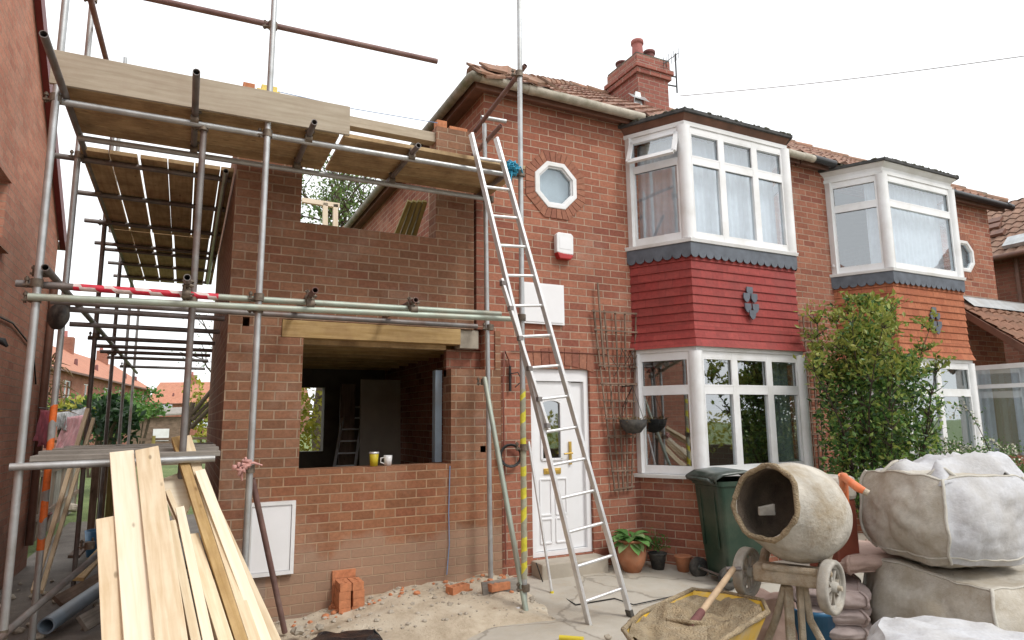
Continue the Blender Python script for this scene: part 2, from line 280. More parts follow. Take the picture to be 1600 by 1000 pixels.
# ------------------------------------------------------------------ mesh builder
class MB:
    def __init__(s): s.v = []; s.f = []; s.uv = {}; s.sm = set(); s.mi = {}
    def add(s, vs, fs, uvs=None, smooth=False, mat=0):
        o = len(s.v); s.v += [tuple(v) for v in vs]
        for i, f in enumerate(fs):
            k = len(s.f); s.f.append(tuple(a+o for a in f))
            if uvs is not None: s.uv[k] = uvs[i]
            if smooth: s.sm.add(k)
            if mat: s.mi[k] = mat
        return s
    def box(s, a, b, mat=0):
        (x0, y0, z0), (x1, y1, z1) = a, b
        x0, x1 = min(x0, x1), max(x0, x1); y0, y1 = min(y0, y1), max(y0, y1); z0, z1 = min(z0, z1), max(z0, z1)
        vs = [(x0, y0, z0), (x1, y0, z0), (x1, y1, z0), (x0, y1, z0), (x0, y0, z1), (x1, y0, z1), (x1, y1, z1), (x0, y1, z1)]
        return s.add(vs, [(0, 3, 2, 1), (4, 5, 6, 7), (0, 1, 5, 4), (1, 2, 6, 5), (2, 3, 7, 6), (3, 0, 4, 7)], mat=mat)
    def beam(s, a, b, w, t, up=(0, 0, 1), roll=0, bev=.0, mat=0):      # plank from a to b: w wide across, t thick along 'up'
        a, b = V(a), V(b); d = (b-a); L = d.length; d.normalize(); upv = V(up); side = d.cross(upv)
        if side.length < 1e-4: side = d.cross(V((1, 0, 0)))
        side.normalize(); n = side.cross(d).normalized()
        if roll: q = Matrix.Rotation(roll, 3, d); side = q @ side; n = q @ n
        w2, t2 = w/2, t/2; c = [(-w2, -t2), (w2, -t2), (w2, t2), (-w2, t2)]
        vs = [a+side*p+n*q for p, q in c] + [b+side*p+n*q for p, q in c]
        o = rnd.random()*7; o2 = rnd.random()*5
        fs, uvs = [], []; per = [0, w, w+t, 2*w+t, 2*w+2*t]
        for i in range(4):
            j = (i+1) % 4; fs.append((i, j, 4+j, 4+i)); uvs.append([(o, o2+per[i]), (o, o2+per[i+1]), (o+L, o2+per[i+1]), (o+L, o2+per[i])])
        fs += [(3, 2, 1, 0), (4, 5, 6, 7)]; e = [(o, o2), (o, o2+t), (o+.02, o2+t), (o+.02, o2)]; uvs += [e, e]
        return s.add(vs, fs, uvs, mat=mat)
    def tube(s, a, b, r, r2=None, n=12, hollow=False, cap=True, mat=0, smooth=True):
        a, b = V(a), V(b); r2 = r if r2 is None else r2; d = (b-a); L = d.length; d.normalize()
        x = d.cross(V((0, 0, 1)) if abs(d.z) < .95 else V((1, 0, 0))).normalized(); y = d.cross(x)
        ring = lambda p, rr: [p + x*(math.cos(2*math.pi*i/n)*rr) + y*(math.sin(2*math.pi*i/n)*rr) for i in range(n)]
        vs = ring(a, r)+ring(b, r2); fs = []; uvs = []; o = rnd.random()*9; c = 2*math.pi*r
        for i in range(n):
            j = (i+1) % n; fs.append((i, n+i, n+j, j)); uvs.append([(o, c*i/n), (o+L, c*i/n), (o+L, c*(i+1)/n), (o, c*(i+1)/n)])
        s.add(vs, fs, uvs, smooth, mat)
        if hollow:
            for p, q, rr, fl in ((a, d, r, 1), (b, -d, r2, 0)):
                vs = ring(p, rr)+ring(p, rr*.8)+ring(p+q*min(.15, L*.4), rr*.8); fs = []
                for i in range(n):
                    j = (i+1) % n; f = [(i, j, n+j, n+i), (n+i, n+j, 2*n+j, 2*n+i)]; fs += f if fl else [t[::-1] for t in f]
                s.add(vs, fs, None, False, mat)
        elif cap:
            s.add(ring(a, r), [tuple(range(n))], mat=mat); s.add(ring(b, r2), [tuple(range(n))[::-1]], mat=mat)
        return s
    def path(s, pts, r, n=8, mat=0, cap=True, closed=False):            # smooth tube through points; r a number or a list
        pts = [V(p) for p in pts]; N = len(pts); rr = r if isinstance(r, (list, tuple)) else [r]*N; vs = []; px = None
        for i, p in enumerate(pts):
            d = (pts[min(i+1, N-1)]-pts[max(i-1, 0)])
            if d.length < 1e-6: d = V((0, 0, 1))
            d.normalize()
            x = (d.cross(V((0, 0, 1)) if abs(d.z) < .95 else V((1, 0, 0)))) if px is None else px - d*px.dot(d)
            x.normalize(); px = x; y = d.cross(x)
            vs += [p+x*(math.cos(2*math.pi*k/n)*rr[i])+y*(math.sin(2*math.pi*k/n)*rr[i]) for k in range(n)]
        fs = []
        for i in range(N-1):
            for k in range(n): q = (k+1) % n; fs.append((i*n+k, (i+1)*n+k, (i+1)*n+q, i*n+q))
        s.add(vs, fs, None, True, mat)
        if cap: s.add(vs[:n], [tuple(range(n))], mat=mat); s.add(vs[-n:], [tuple(range(n))[::-1]], mat=mat)
        return s
    def lathe(s, prof, c=(0, 0, 0), axis=(0, 0, 1), n=32, jit=0, mat=0, seed=0):   # prof: (radius, height) pairs
        c = V(c); d = V(axis).normalized(); x = d.cross(V((0, 0, 1)) if abs(d.z) < .95 else V((1, 0, 0))).normalized(); y = d.cross(x); vs = []
        for r, h in prof:
            for k in range(n):
                a = 2*math.pi*k/n; p = c+d*h+x*(math.cos(a)*r)+y*(math.sin(a)*r)
                if jit: nn = noise.noise(p*7+V((seed, 0, 0)))*jit; p = p+(x*math.cos(a)+y*math.sin(a))*nn
                vs.append(p)
        fs = []
        for i in range(len(prof)-1):
            for k in range(n): q = (k+1) % n; fs.append((i*n+k, i*n+q, (i+1)*n+q, (i+1)*n+k))
        return s.add(vs, fs, None, True, mat)
    def prism(s, poly, z0, z1, mat=0):
        n = len(poly); vs = [(x, y, z0) for x, y in poly]+[(x, y, z1) for x, y in poly]
        return s.add(vs, [tuple(range(n))[::-1], tuple(range(n, 2*n))]+[(i, (i+1) % n, n+(i+1) % n, n+i) for i in range(n)], mat=mat)
    def extr(s, pts, off, mat=0):                                       # polygon in space pushed along off
        n = len(pts); off = V(off); vs = [V(p) for p in pts]+[V(p)+off for p in pts]
        return s.add(vs, [tuple(range(n)), tuple(range(n, 2*n))[::-1]]+[(i, n+i, n+(i+1) % n, (i+1) % n) for i in range(n)], mat=mat)
    def panel(s, u0, u1, v0, v1, holes, mp, th, mat=0, top=None):       # wall with rectangular openings; mp(u,v,t)->point, t from 0 (outside) to th
        us = sorted({u0, u1, *[h[0] for h in holes], *[h[1] for h in holes]}); vs_ = sorted({v0, v1, *[h[2] for h in holes], *[h[3] for h in holes]})
        us = [u for u in us if u0 <= u <= u1]; vs_ = [v for v in vs_ if v0 <= v <= v1]
        solid = lambda i, j: 0 <= i < len(us)-1 and 0 <= j < len(vs_)-1 and not any(h[0] < (us[i]+us[i+1])/2 < h[1] and h[2] < (vs_[j]+vs_[j+1])/2 < h[3] for h in holes)
        for i in range(len(us)-1):
            for j in range(len(vs_)-1):
                if not solid(i, j): continue
                a, b, c, d = us[i], us[i+1], vs_[j], vs_[j+1]
                s.add([mp(a, c, 0), mp(b, c, 0), mp(b, d, 0), mp(a, d, 0)], [(0, 1, 2, 3)], mat=mat)
                s.add([mp(a, c, th), mp(b, c, th), mp(b, d, th), mp(a, d, th)], [(3, 2, 1, 0)], mat=mat)
                for di, dj, p, q in ((-1, 0, (a, c), (a, d)), (1, 0, (b, d), (b, c)), (0, -1, (b, c), (a, c)), (0, 1, (a, d), (b, d))):
                    if not solid(i+di, j+dj): s.add([mp(*p, 0), mp(*q, 0), mp(*q, th), mp(*p, th)], [(0, 1, 2, 3)], mat=mat)
        return s
    def build(s, name, mat, parent=None, loc=None, bev=0, label=None, smooth_all=False):
        base = wloc(parent) if parent else (V(loc) if loc is not None else V((0, 0, 0)))
        me = bpy.data.meshes.new(name); me.from_pydata([(x-base.x, y-base.y, z-base.z) for x, y, z in s.v], [], s.f)
        ul = me.uv_layers.new(name='UVMap'); vs = [V(v) for v in s.v]; data = []
        for k, f in enumerate(s.f):
            if k in s.uv:
                for q in s.uv[k]: data += [q[0], q[1]]
            else:
                p = [vs[i] for i in f]; n = V((0, 0, 0))
                for i in range(len(p)): n += p[i].cross(p[(i+1) % len(p)])
                if n.length < 1e-12: n = V((0, 0, 1))
                n.normalize(); t = V((0, 0, 1)).cross(n)
                if t.length < .05: t = V((1, 0, 0))
                t.normalize(); b = n.cross(t)
                for q in p: data += [q.dot(t), q.dot(b)]
        ul.data.foreach_set('uv', data)
        mats = mat if isinstance(mat, (list, tuple)) else [mat]
        for q in mats: me.materials.append(MATS[q])
        if s.sm or smooth_all: me.polygons.foreach_set('use_smooth', [smooth_all or (k in s.sm) for k in range(len(s.f))])
        if s.mi: me.polygons.foreach_set('material_index', [s.mi.get(k, 0) for k in range(len(s.f))])
        me.update(); o = bpy.data.objects.new(name, me); COL.objects.link(o)
        if parent: o.parent = parent
        else: o.location = base
        if bev: m = o.modifiers.new('bevel', 'BEVEL'); m.width = bev; m.segments = 2; m.limit_method = 'ANGLE'; m.angle_limit = R(50)
        if label: o['label'] = label
        return o
def wloc(o):
    p = V(o.location)
    while o.parent: o = o.parent; p = p+V(o.location)
    return p
def tag(o, label, cat, group=None):
    o['label'] = label; o['category'] = cat
    if group: o['group'] = group
    return o
def thing(name, label, cat, loc, group=None):
    o = bpy.data.objects.new(name, None); COL.objects.link(o); o.location = loc; o.empty_display_size = .2
    return tag(o, label, cat, group)
def struct(o, kind='structure'): o['kind'] = kind; return o
def mpx(Y): return lambda u, v, t: V((u, Y+t, v))            # wall facing -Y
def leaves(mb, pts, size, ratio=.5, flat=0., fold=True, mat=0, up=None):
    for p in pts:
        p = V(p); s = size*rnd.uniform(.6, 1.3)
        d = V((rnd.gauss(0, 1), rnd.gauss(0, 1), rnd.gauss(0, 1)*(1-flat)))
        if up: d += V(up)
        d.normalize(); e = d.cross(V((rnd.gauss(0, 1), rnd.gauss(0, 1), rnd.gauss(0, 1)))).normalized()
        nn = d.cross(e); m = p+d*s*.5
        mb.add([p, m+e*s*ratio*.5+nn*s*.08, p+d*s, m-e*s*ratio*.5+nn*s*.08], [(0, 1, 2, 3)], mat=mat)

# ------------------------------------------------------------------ the ground
def fbm(x, y, s, o=3):
    t = 0; a = 1
    for _ in range(o): t += noise.noise(V((x*s, y*s, 3.1)))*a; s *= 2; a *= .5
    return t
def grid(name, xs, ys, h, mat, smooth=True):
    vs = [(x, y, h(x, y)) for y in ys for x in xs]; n = len(xs)
    fs = [(j*n+i, j*n+i+1, (j+1)*n+i+1, (j+1)*n+i) for j in range(len(ys)-1) for i in range(len(xs)-1)]
    mb = MB(); mb.add(vs, fs, None, smooth); return mb.build(name, mat)
fr = lambda a, b, n: [a+(b-a)*i/n for i in range(n+1)]
def sm(a, b, x): t = max(0, min(1, (x-a)/(b-a))); return t*t*(3-2*t)
# earth and yard materials
m, n, l, b = new_mat('earth'); P = geo_pos(n)
r = ramp(n, [(.3, (.16, .115, .075)), (.55, (.27, .21, .145)), (.75, (.37, .3, .215))]); l.new(nz(n, l, P, 3.2, 8, .7), r.inputs[0])
l.new(r.outputs[0], b.inputs['Base Color']); b.inputs['Roughness'].default_value = .95; bump(n, l, nz(n, l, P, 30, 6, .7), b, .8, .02)
m, n, l, b = new_mat('sand_soil'); P = geo_pos(n)
r = ramp(n, [(.3, (.33, .26, .18)), (.5, (.54, .46, .35)), (.68, (.64, .58, .47))]); l.new(nz(n, l, P, 2.4, 9, .72), r.inputs[0])
r2 = ramp(n, [(.62, g(0)), (.7, g(.7))]); l.new(nz(n, l, P, 16, 5, .7), r2.inputs[0]); c = mix(n, l, r2.outputs[0], r.outputs[0], (.2, .12, .08))
l.new(c, b.inputs['Base Color']); b.inputs['Roughness'].default_value = .97; bump(n, l, nz(n, l, P, 45, 6, .75), b, .8, .02)
m, n, l, b = new_mat('yard_concrete'); P = geo_pos(n)
r = ramp(n, [(.3, (.33, .29, .235)), (.5, (.42, .39, .335)), (.72, (.5, .47, .415))]); l.new(nz(n, l, P, 1.1, 9, .68), r.inputs[0])
r2 = ramp(n, [(.5, g(0)), (.75, g(.55))]); l.new(nz(n, l, P, 6, 8, .8), r2.inputs[0]); c = mix(n, l, r2.outputs[0], r.outputs[0], (.42, .33, .22))
vo = nd(n, 'TexVoronoi', Scale=.55, _feature='DISTANCE_TO_EDGE'); wn = nd(n, 'TexNoise', Scale=3., Detail=5); l.new(P, wn.inputs['Vector'])
va = nd(n, 'VectorMath', _operation='MULTIPLY_ADD'); l.new(wn.outputs['Color'], va.inputs[0]); va.inputs[1].default_value = g(.35); l.new(P, va.inputs[2]); l.new(va.outputs[0], vo.inputs['Vector'])
r3 = ramp(n, [(.003, g(.5)), (.009, g(0))]); l.new(vo.outputs['Distance'], r3.inputs[0]); c = mix(n, l, r3.outputs[0], c, (.13, .11, .085))
l.new(c, b.inputs['Base Color']); b.inputs['Roughness'].default_value = .9; bump(n, l, nz(n, l, P, 70, 5, .7), b, .45, .008)
m, n, l, b = new_mat('damp_path'); P = geo_pos(n)
r = ramp(n, [(.3, (.10, .08, .062)), (.55, (.17, .145, .12)), (.75, (.25, .215, .175))]); l.new(nz(n, l, P, 2.1, 8, .7), r.inputs[0])
l.new(r.outputs[0], b.inputs['Base Color']); b.inputs['Roughness'].default_value = .75; bump(n, l, nz(n, l, P, 40, 5, .7), b, .6, .012)
m, n, l, b = new_mat('lawn'); P = geo_pos(n)
r = ramp(n, [(.3, (.09, .13, .04)), (.55, (.16, .21, .07)), (.75, (.27, .29, .13))]); l.new(nz(n, l, P, 1.2, 8, .75), r.inputs[0])
l.new(r.outputs[0], b.inputs['Base Color']); b.inputs['Roughness'].default_value = .95; bump(n, l, nz(n, l, P, 25, 5, .8), b, .8, .05)

far = [-300, -120, -50, -20, -8, -1.7, 0, 2, 8, 14, 30, 70, 160, 400]
struct(grid('ground', far, [-120, -40, -12, -4, 2, 6, 12, 20, 40, 90, 200, 500], lambda x, y: -.16, 'lawn'))
struct(grid('path', fr(-1.7, .5, 22), fr(-2, 14, 80), lambda x, y: -.1+.012*fbm(x, y, 1.3), 'damp_path'))
struct(grid('driveway', fr(.5, 13.4, 66), fr(-4.5, 6.1, 60), lambda x, y: -.006+.004*fbm(x, y, .7)-.09*sm(2.4, .9, x)+.065*sm(4.9, 5.9, y)*sm(2.0, 2.8, x), 'yard_concrete'))
struct(grid('street', [-60, -20, 20, 60], [-15, -11, -8, -4.6], lambda x, y: -.12, 'damp_path'))
def soil_h(x, y):
    near = sm(4.6, 5.9, y); m = .01+near*(.085*sm(.9, 2.0, x)*sm(3.6, 2.7, x)+.02)
    m += -.08*sm(1.8, .5, x)+.02*fbm(x, y, 1.6)+.03*near*fbm(x+9, y, 4.)
    edge = min(sm(3.5, 2.7, x+.25*fbm(y, x, 1.1)), sm(4.0, 5.0, y+.35*fbm(x, y, 1.2)-.15*(x-1.5)))
    lo = -.13-.02*sm(3, 1, x); return lo+(m-lo)*edge if x > .55 else -.1+.0*m+.02*fbm(x, y, 2)-.01
struct(grid('soil', fr(.1, 3.7, 110), fr(2.4, 6.02, 100), soil_h, 'sand_soil'))

# ------------------------------------------------------------------ tile slopes
def slope(mb, e0, e1, ridge_l, ridge_r, row=.27, col=.22, lift=.03, wave=.018, seed=0):
    # e0,e1 eaves ends; ridge_l, ridge_r top ends (u measured along e0->e1, v up the slope)
    e0, e1, rl, rr = V(e0), V(e1), V(ridge_l), V(ridge_r); du = (e1-e0).normalized(); nn = du.cross(rl-e0).normalized()
    if nn.z < 0: nn = -nn
    dv = nn.cross(du).normalized(); L = (e1-e0).length; vt = (rl-e0).dot(dv); ul, ur = (rl-e0).dot(du), (rr-e0).dot(du)
    rows = int(round(vt/row)); rh = vt/rows; st = col/4
    for k in range(rows):
        v0, v1 = k*rh, (k+1)*rh+.03; a0, a1 = ul*min(1, v0/vt), ul*min(1, v1/vt); b0, b1 = L+(ur-L)*min(1, v0/vt), L+(ur-L)*min(1, v1/vt)
        i0, i1 = int(min(a0, a1)/st), int(max(b0, b1)/st)+1; vs = []; cnt = 0
        for i in range(i0, i1+1):
            u = i*st; w = wave*(math.cos(2*math.pi*(u/col)) + .5*abs(math.cos(math.pi*u/col)))
            ti = math.floor(u/col+.01); j = .010*(noise.noise(V((ti*3.7, k*5.1, seed)))); jl = .006*math.sin(ti*12.9+k*4.1)
            for v, a, b, z in ((v0-.012+jl, a0, b0, lift-.02), (v0-.01+jl, a0, b0, lift+w+j), (v1, a1, b1, .004+w*.9+j)):
                uu = max(a, min(b, u)); vs.append(e0+du*uu+dv*v+nn*z)
            cnt += 1
        fs = []
        for i in range(cnt-1):
            for q in (0, 1): fs.append((i*3+q, (i+1)*3+q, (i+1)*3+q+1, i*3+q+1))
        mb.add(vs, fs)
    return mb
def half_gutter(mb, pts, r=.065):
    mb.path(pts, r, 12); return mb
# ------------------------------------------------------------------ bay windows
def trap(A, B, C, D, o):                                    # offset the three faces of a bay outward by o, ends on the wall
    P_ = [V((*p, 0)) for p in (A, B, C, D)]; L = []
    for i in range(3):
        d = (P_[i+1]-P_[i]).normalized(); nn = V((d.y, -d.x, 0)); L.append((P_[i]+nn*o, d))
    def X(p, d, q, e): den = d.x*e.y-d.y*e.x; t = ((q.x-p.x)*e.y-(q.y-p.y)*e.x)/den; return p+d*t
    a = X(L[0][0], L[0][1], V((0, A[1], 0)), V((1, 0, 0))); b_ = X(*L[0], *L[1]); c = X(*L[1], *L[2]); d_ = X(L[2][0], L[2][1], V((0, D[1], 0)), V((1, 0, 0)))
    return [a, b_, c, d_]
def sweep(mb, pts4, prof, cap_top=False, cap_bot=False, mat=0):        # prof: list of (offset, z)
    rings = [[V((p.x, p.y, z)) for p in trap(*pts4, o)] for o, z in prof]
    for a, b in zip(rings, rings[1:]):
        for i in range(3): mb.add([a[i], a[i+1], b[i+1], b[i]], [(0, 1, 2, 3)], mat=mat)
    if cap_top: mb.add(rings[-1], [(0, 1, 2, 3)], mat=mat)
    if cap_bot: mb.add(rings[0], [(3, 2, 1, 0)], mat=mat)
    return mb
def win_seg(fr_, panes, p, q, z0, z1, cols, tz, fw=.07, dp=.07, open_top=None):
    p, q = V((*p, 0)), V((*q, 0)); d = (q-p); L = d.length; d.normalize(); nn = V((d.y, -d.x, 0)); Z = V((0, 0, 1))
    pt = lambda u, z, o=0: p+d*u+Z*z+nn*o
    fr_.beam(pt(0, z0+fw/2), pt(L, z0+fw/2), fw, dp-.006, nn); fr_.beam(pt(0, z1-fw/2), pt(L, z1-fw/2), fw, dp-.006, nn)
    for u in (fw/2, L-fw/2): fr_.beam(pt(u, z0), pt(u, z1), fw, dp, nn)
    fr_.beam(pt(0, tz), pt(L, tz), fw, dp-.01, nn)
    us = [fw]+[L*i/cols for i in range(1, cols)]+[L-fw]
    for u in us[1:-1]: fr_.beam(pt(u, z0), pt(u, z1), fw*.95, dp-.003, nn)
    for i in range(len(us)-1):
        a = us[i]+(0 if i == 0 else fw*.42); b = us[i+1]-(0 if i == len(us)-2 else fw*.42)
        for lo, hi, k in ((z0+fw, tz-fw/2, 0), (tz+fw/2, z1-fw, 1)):
            if k and open_top == i:     # top light pushed open from its top hinge
                ang = R(24); h = hi-lo; bo = nn*(math.sin(ang)*h)+Z*(hi-math.cos(ang)*h)
                t0, t1 = pt(a, hi, .04), pt(b, hi, .04); b0, b1 = p+d*a+bo+nn*.04, p+d*b+bo+nn*.04
                for s, e in ((t0, t1), (b0, b1), (t0, b0), (t1, b1)): fr_.beam(s, e, .05, .035, (b0-t0).cross(d))
                gp = MB(); gp.extr([b0, b1, t1, t0], nn*-.008); panes.append(gp)
                continue
            # sash rebate bars
            for s, e in ((pt(a, lo+.008, .012), pt(b, lo+.008, .012)), (pt(a, hi-.008, .012), pt(b, hi-.008, .012)), (pt(a+.008, lo, .013), pt(a+.008, hi, .013)), (pt(b-.008, lo, .013), pt(b-.008, hi, .013))):
                fr_.beam(s, e, .018, .04, nn)
            gp = MB(); gp.extr([pt(a, lo, .004), pt(b, lo, .004), pt(b, hi, .004), pt(a, hi, .004)], nn*-.008); panes.append(gp)
def curtain(mb, pts, z0, z1, amp=.03, wl=.11, seed=0, gaps=()):
    pts = [V((p[0], p[1], 0)) for p in pts]; vs = []; s = 0; out = []
    for i in range(len(pts)-1):
        d = pts[i+1]-pts[i]; L = d.length; d.normalize(); nn = V((d.y, -d.x, 0)); k = max(2, int(L/.018))
        for j in range(k): out.append((pts[i]+d*(L*j/k), nn, s+L*j/k))
        s += L
    for p, nn, u in out:
        w = math.sin(2*math.pi*u/wl+2*noise.noise(V((u*2, seed, 0)))*2)*amp*(.6+.6*abs(noise.noise(V((u*1.3, seed, 5)))))
        vs += [p+nn*w*.6+V((0, 0, z1)), p+nn*w+V((0, 0, z0))]
    mb.add(vs, [(2*i, 2*i+1, 2*i+3, 2*i+2) for i in range(len(out)-1)], None, True); return mb
def blinds(mb, p, q, z0, z1, pitch=.085, ang=.6):
    p, q = V((*p, 0)), V((*q, 0)); d = q-p; L = d.length; d.normalize(); nn = V((d.y, -d.x, 0)); k = int(L/pitch)
    for i in range(k):
        c = p+d*(pitch*(i+.5)); a_ = ang+rnd.uniform(-.25, .25); e = d*math.cos(a_)*.04+nn*math.sin(a_)*.04
        mb.extr([c-e+V((0, 0, z0)), c+e+V((0, 0, z0)), c+e+V((0, 0, z1)), c-e+V((0, 0, z1))], nn*.002)
def scallop(mb, pts4, o, ztop, zbot, pitch=.115):
    P_ = trap(*pts4, o); Q = trap(*pts4, o-.012)
    for i in range(3):
        a, b = P_[i], P_[i+1]; d = b-a; L = d.length; d.normalize(); nn = V((d.y, -d.x, 0)); k = max(1, round(L/pitch)); w = L/k
        for j in range(k):
            u0 = j*w; top = [a+d*u0+V((0, 0, ztop)), a+d*(u0+w)+V((0, 0, ztop))]
            arc = [a+d*(u0+w*(.5+.5*math.cos(t)))+V((0, 0, zbot+.035-.055*math.sin(t))) for t in [math.pi*q/6 for q in range(7)]]
            mb.add([top[1], top[0]]+arc[::-1], [(0, 1, *range(2, 9))]) if False else mb.extr([top[0]]+arc[::-1]+[top[1]], -nn*.008)
def cladding(mb, pts4, z0, z1, rows, flare=.05):
    h = (z1-z0)/rows
    for k in range(rows):
        a, b = z0+k*h, z0+(k+1)*h+.012; fl = flare*max(0, 1-(k/3.0))**2+.02; fl2 = flare*max(0, 1-((k+1)/3.0))**2+.02
        sweep(mb, pts4, [(fl+.002, a), (fl+.018, a), (fl2+.004, b)])
        # faint vertical joints are in the tile material
EMB = [(0, 2, 0), (-.5, 1, 0), (.5, 1, 0), (-1, 0, 0), (1, 0, 0), (-.5, -1, 0), (.5, -1, 0), (0, -2, 0)]
def emblem(mb, c, s=.055):
    x, y, z = c
    for i, (a, b, _) in enumerate([(0, 1.7, 0), (-.85, .75, 0), (.85, .75, 0), (0, 0, 0), (-.85, -.75, 0), (.85, -.75, 0), (0, -1.7, 0)]):
        if i == 3: continue
        cx, cz = x+a*s*.72, z+b*s*.86; t = .004*i
        poly = [(-.5, .55), (.5, .55), (.5, -.05), (.28, -.42), (0, -.58), (-.28, -.42), (-.5, -.05)]
        mb.extr([V((cx+p*s, y-t, cz+q*s)) for p, q in poly][::-1], (0, -.012, 0))
def bay(root, A, B, C, D, clad, fascia, cols, ucols, lower_z, clad_lab, open_top, up_curt, low_blind, tz_u, tz_l, tall=0):
    Pn = (A, B, C, D); zu0, zu1 = 3.57, 4.90; zl0, zl1 = lower_z, 2.315
    out = []
    def window(z0, z1, tz, nm, lab, cfront, gmat, opn=None):
        f = MB(); panes = []; win_seg(f, panes, A, B, z0, z1, 1, tz, open_top=opn); win_seg(f, panes, B, C, z0, z1, cfront, tz); win_seg(f, panes, C, D, z0, z1, 1, tz)
        for p in (B, C): f.lathe([(.078, z0), (.078, z1)], (p[0], p[1], 0), n=10)
        for p in (A, D): f.beam((p[0], p[1]-.035, z0), (p[0], p[1]-.035, z1), .075, .085, (0, 1, 0))
        o = f.build('bay_window', 'white_upvc', root, label=lab)
        for gp in panes: gp.build('pane', gmat, o)
        gk = MB()
        for gp in panes:
            q4 = [V(v) for v in gp.v[:4]]; nn_ = (q4[1]-q4[0]).cross(q4[3]-q4[0]).normalized()
            for a_, b_ in zip(q4, q4[1:]+q4[:1]): m4 = sum(q4, V())/4; gk.beam(a_.lerp(m4, .0)+(m4-a_).normalized()*.018+nn_*.006, b_+(m4-b_).normalized()*.018+nn_*.006, .009, .008, nn_)
        gk.build('gasket', 'rubber', o)
        s_ = MB(); sweep(s_, Pn, [(-.02, z0-.045), (.075, z0-.045), (.085, z0-.012), (.085, z0-.006), (-.02, z0-.002)]); s_.build('window_sill', 'white_upvc', o)
        h = MB(); sweep(h, Pn, [(-.02, z1+.001), (.045, z1+.001), (.05, z1+.05), (-.02, z1+.05)]); h.build('head_trim', 'white_upvc', o)
        return o
    wu = window(zu0, zu1, tz_u, 'upper', 'upper bay window with white frame', ucols, 'glass_up', open_top)
    wl = window(zl0, zl1, tz_l, 'lower', 'ground floor bay window with white frame', cols, 'glass_low')
    q = trap(*Pn, -.13); q = [(p.x, p.y) for p in q]; q[0] = (q[0][0]+.0, 6.02); q[3] = (q[3][0], 6.02)
    ql = V(q[0]).lerp(V(q[1]), .72)
    c = MB(); curtain(c, q if up_curt else [(ql.x, ql.y)]+q[1:], zu0+.03, zu1-.05, .022, .10, A[0]); c.build('net_curtain', 'net_curtain', wu)
    if low_blind:
        c = MB(); blinds(c, q[1], q[2], zl0+.05, zl1-.05, .09, .9); blinds(c, q[2], q[3], zl0+.05, zl1-.05, .09); c.build('vertical_blind', 'blind', wl)
    else:
        c = MB(); k = V((*q[2], 0))-V((*q[1], 0)); a = V((*q[1], 0))+k*.80; curtain(c, [(a.x, a.y), q[2], q[3]], zl0+.05, zl1-.05, .03, .13, 4); c.build('curtain', 'blind', wl)
    ap = MB(); scallop(ap, Pn, .062, zu0-.05, zu0-.20); sweep(ap, Pn, [(.05, zu0-.175), (.06, zu0-.047)]); ap.build('lead_apron', 'lead', root, label='dark scalloped apron under the upper bay window')
    cl = MB(); cladding(cl, Pn, 2.36, zu0-.15, 11); sweep(cl, Pn, [(-.02, 2.358), (.05, 2.358)]); co = cl.build('tile_cladding', clad, root, label=clad_lab)
    e = MB(); mid = ((B[0]+C[0])/2+.02, B[1]-.045, 2.89); emblem(e, mid, .095); e.build('emblem', 'lead', co)
    bw = MB(); sweep(bw, Pn, [(.0, -.2), (.0, lower_z-.045)]); bw.build('bay_wall', 'brick_main', root)
    ro = MB(); dk = 'white_upvc' if fascia == 'white' else 'brown_paint'
    if fascia == 'white': prof = [(.03, 4.952), (.04, 5.0), (.075, 5.025), (.10, 5.045), (.105, 5.06)]
    else: prof = [(.03, 4.952), (.04, 4.965), (.085, 5.035)]
    sweep(ro, Pn, prof); rf = ro.build('bay_cornice', dk, root)
    zt = prof[-1][1]; t = MB(); sweep(t, Pn, [(prof[-1][0]-.03, zt-.004), (prof[-1][0]+.03, zt-.002), (prof[-1][0]+.032, zt+.035), (prof[-1][0]-.03, zt+.05)], cap_top=True)
    P0 = trap(*Pn, prof[-1][0]+.02)                          # ragged mossy edge
    for i in range(3):
        a, b = P0[i], P0[i+1]; L = (b-a).length
        for j in range(int(L/.03)):
            if rnd.random() < .75:
                p = a.lerp(b, rnd.random()); s_ = rnd.uniform(.008, .026); p = p+V((0, 0, zt+.038)); t.lathe([(0, -s_*.7), (s_, -s_*.3), (s_*.9, s_*.3), (0, s_*.8)], p, n=6, mat=1)
    t.build('bay_roof', ['bay_roof_felt', 'moss_edge'], root)
    fl = MB(); qq = [V((p.x, p.y)) for p in trap(*Pn, -.07)]; fl.prism([(p.x, p.y) for p in qq], 2.42, 2.5); fl.prism([(p.x, p.y) for p in trap(*Pn, -.09)], 3.42, 3.5)
    fl.prism([(p.x, p.y) for p in trap(*Pn, -.09)], 4.97, 5.0); fl.build('bay_floor', 'inner_cream', root)
def oct_pts(cx, cz, rx, rz, Y): return [V((cx+rx/math.cos(math.pi/8)*math.cos(R(22.5+45*i)), Y, cz+rz/math.cos(math.pi/8)*math.sin(R(22.5+45*i)))) for i in range(8)]
def ring(mb, a, b, off):
    n = len(a); off = V(off)
    for i in range(n):
        j = (i+1) % n; q = [a[i], a[j], b[j], b[i]]; mb.extr(q, off) if False else mb.add([*q, *[p+off for p in q]], [(0, 1, 2, 3), (7, 6, 5, 4), (1, 0, 4, 5), (3, 2, 6, 7)])
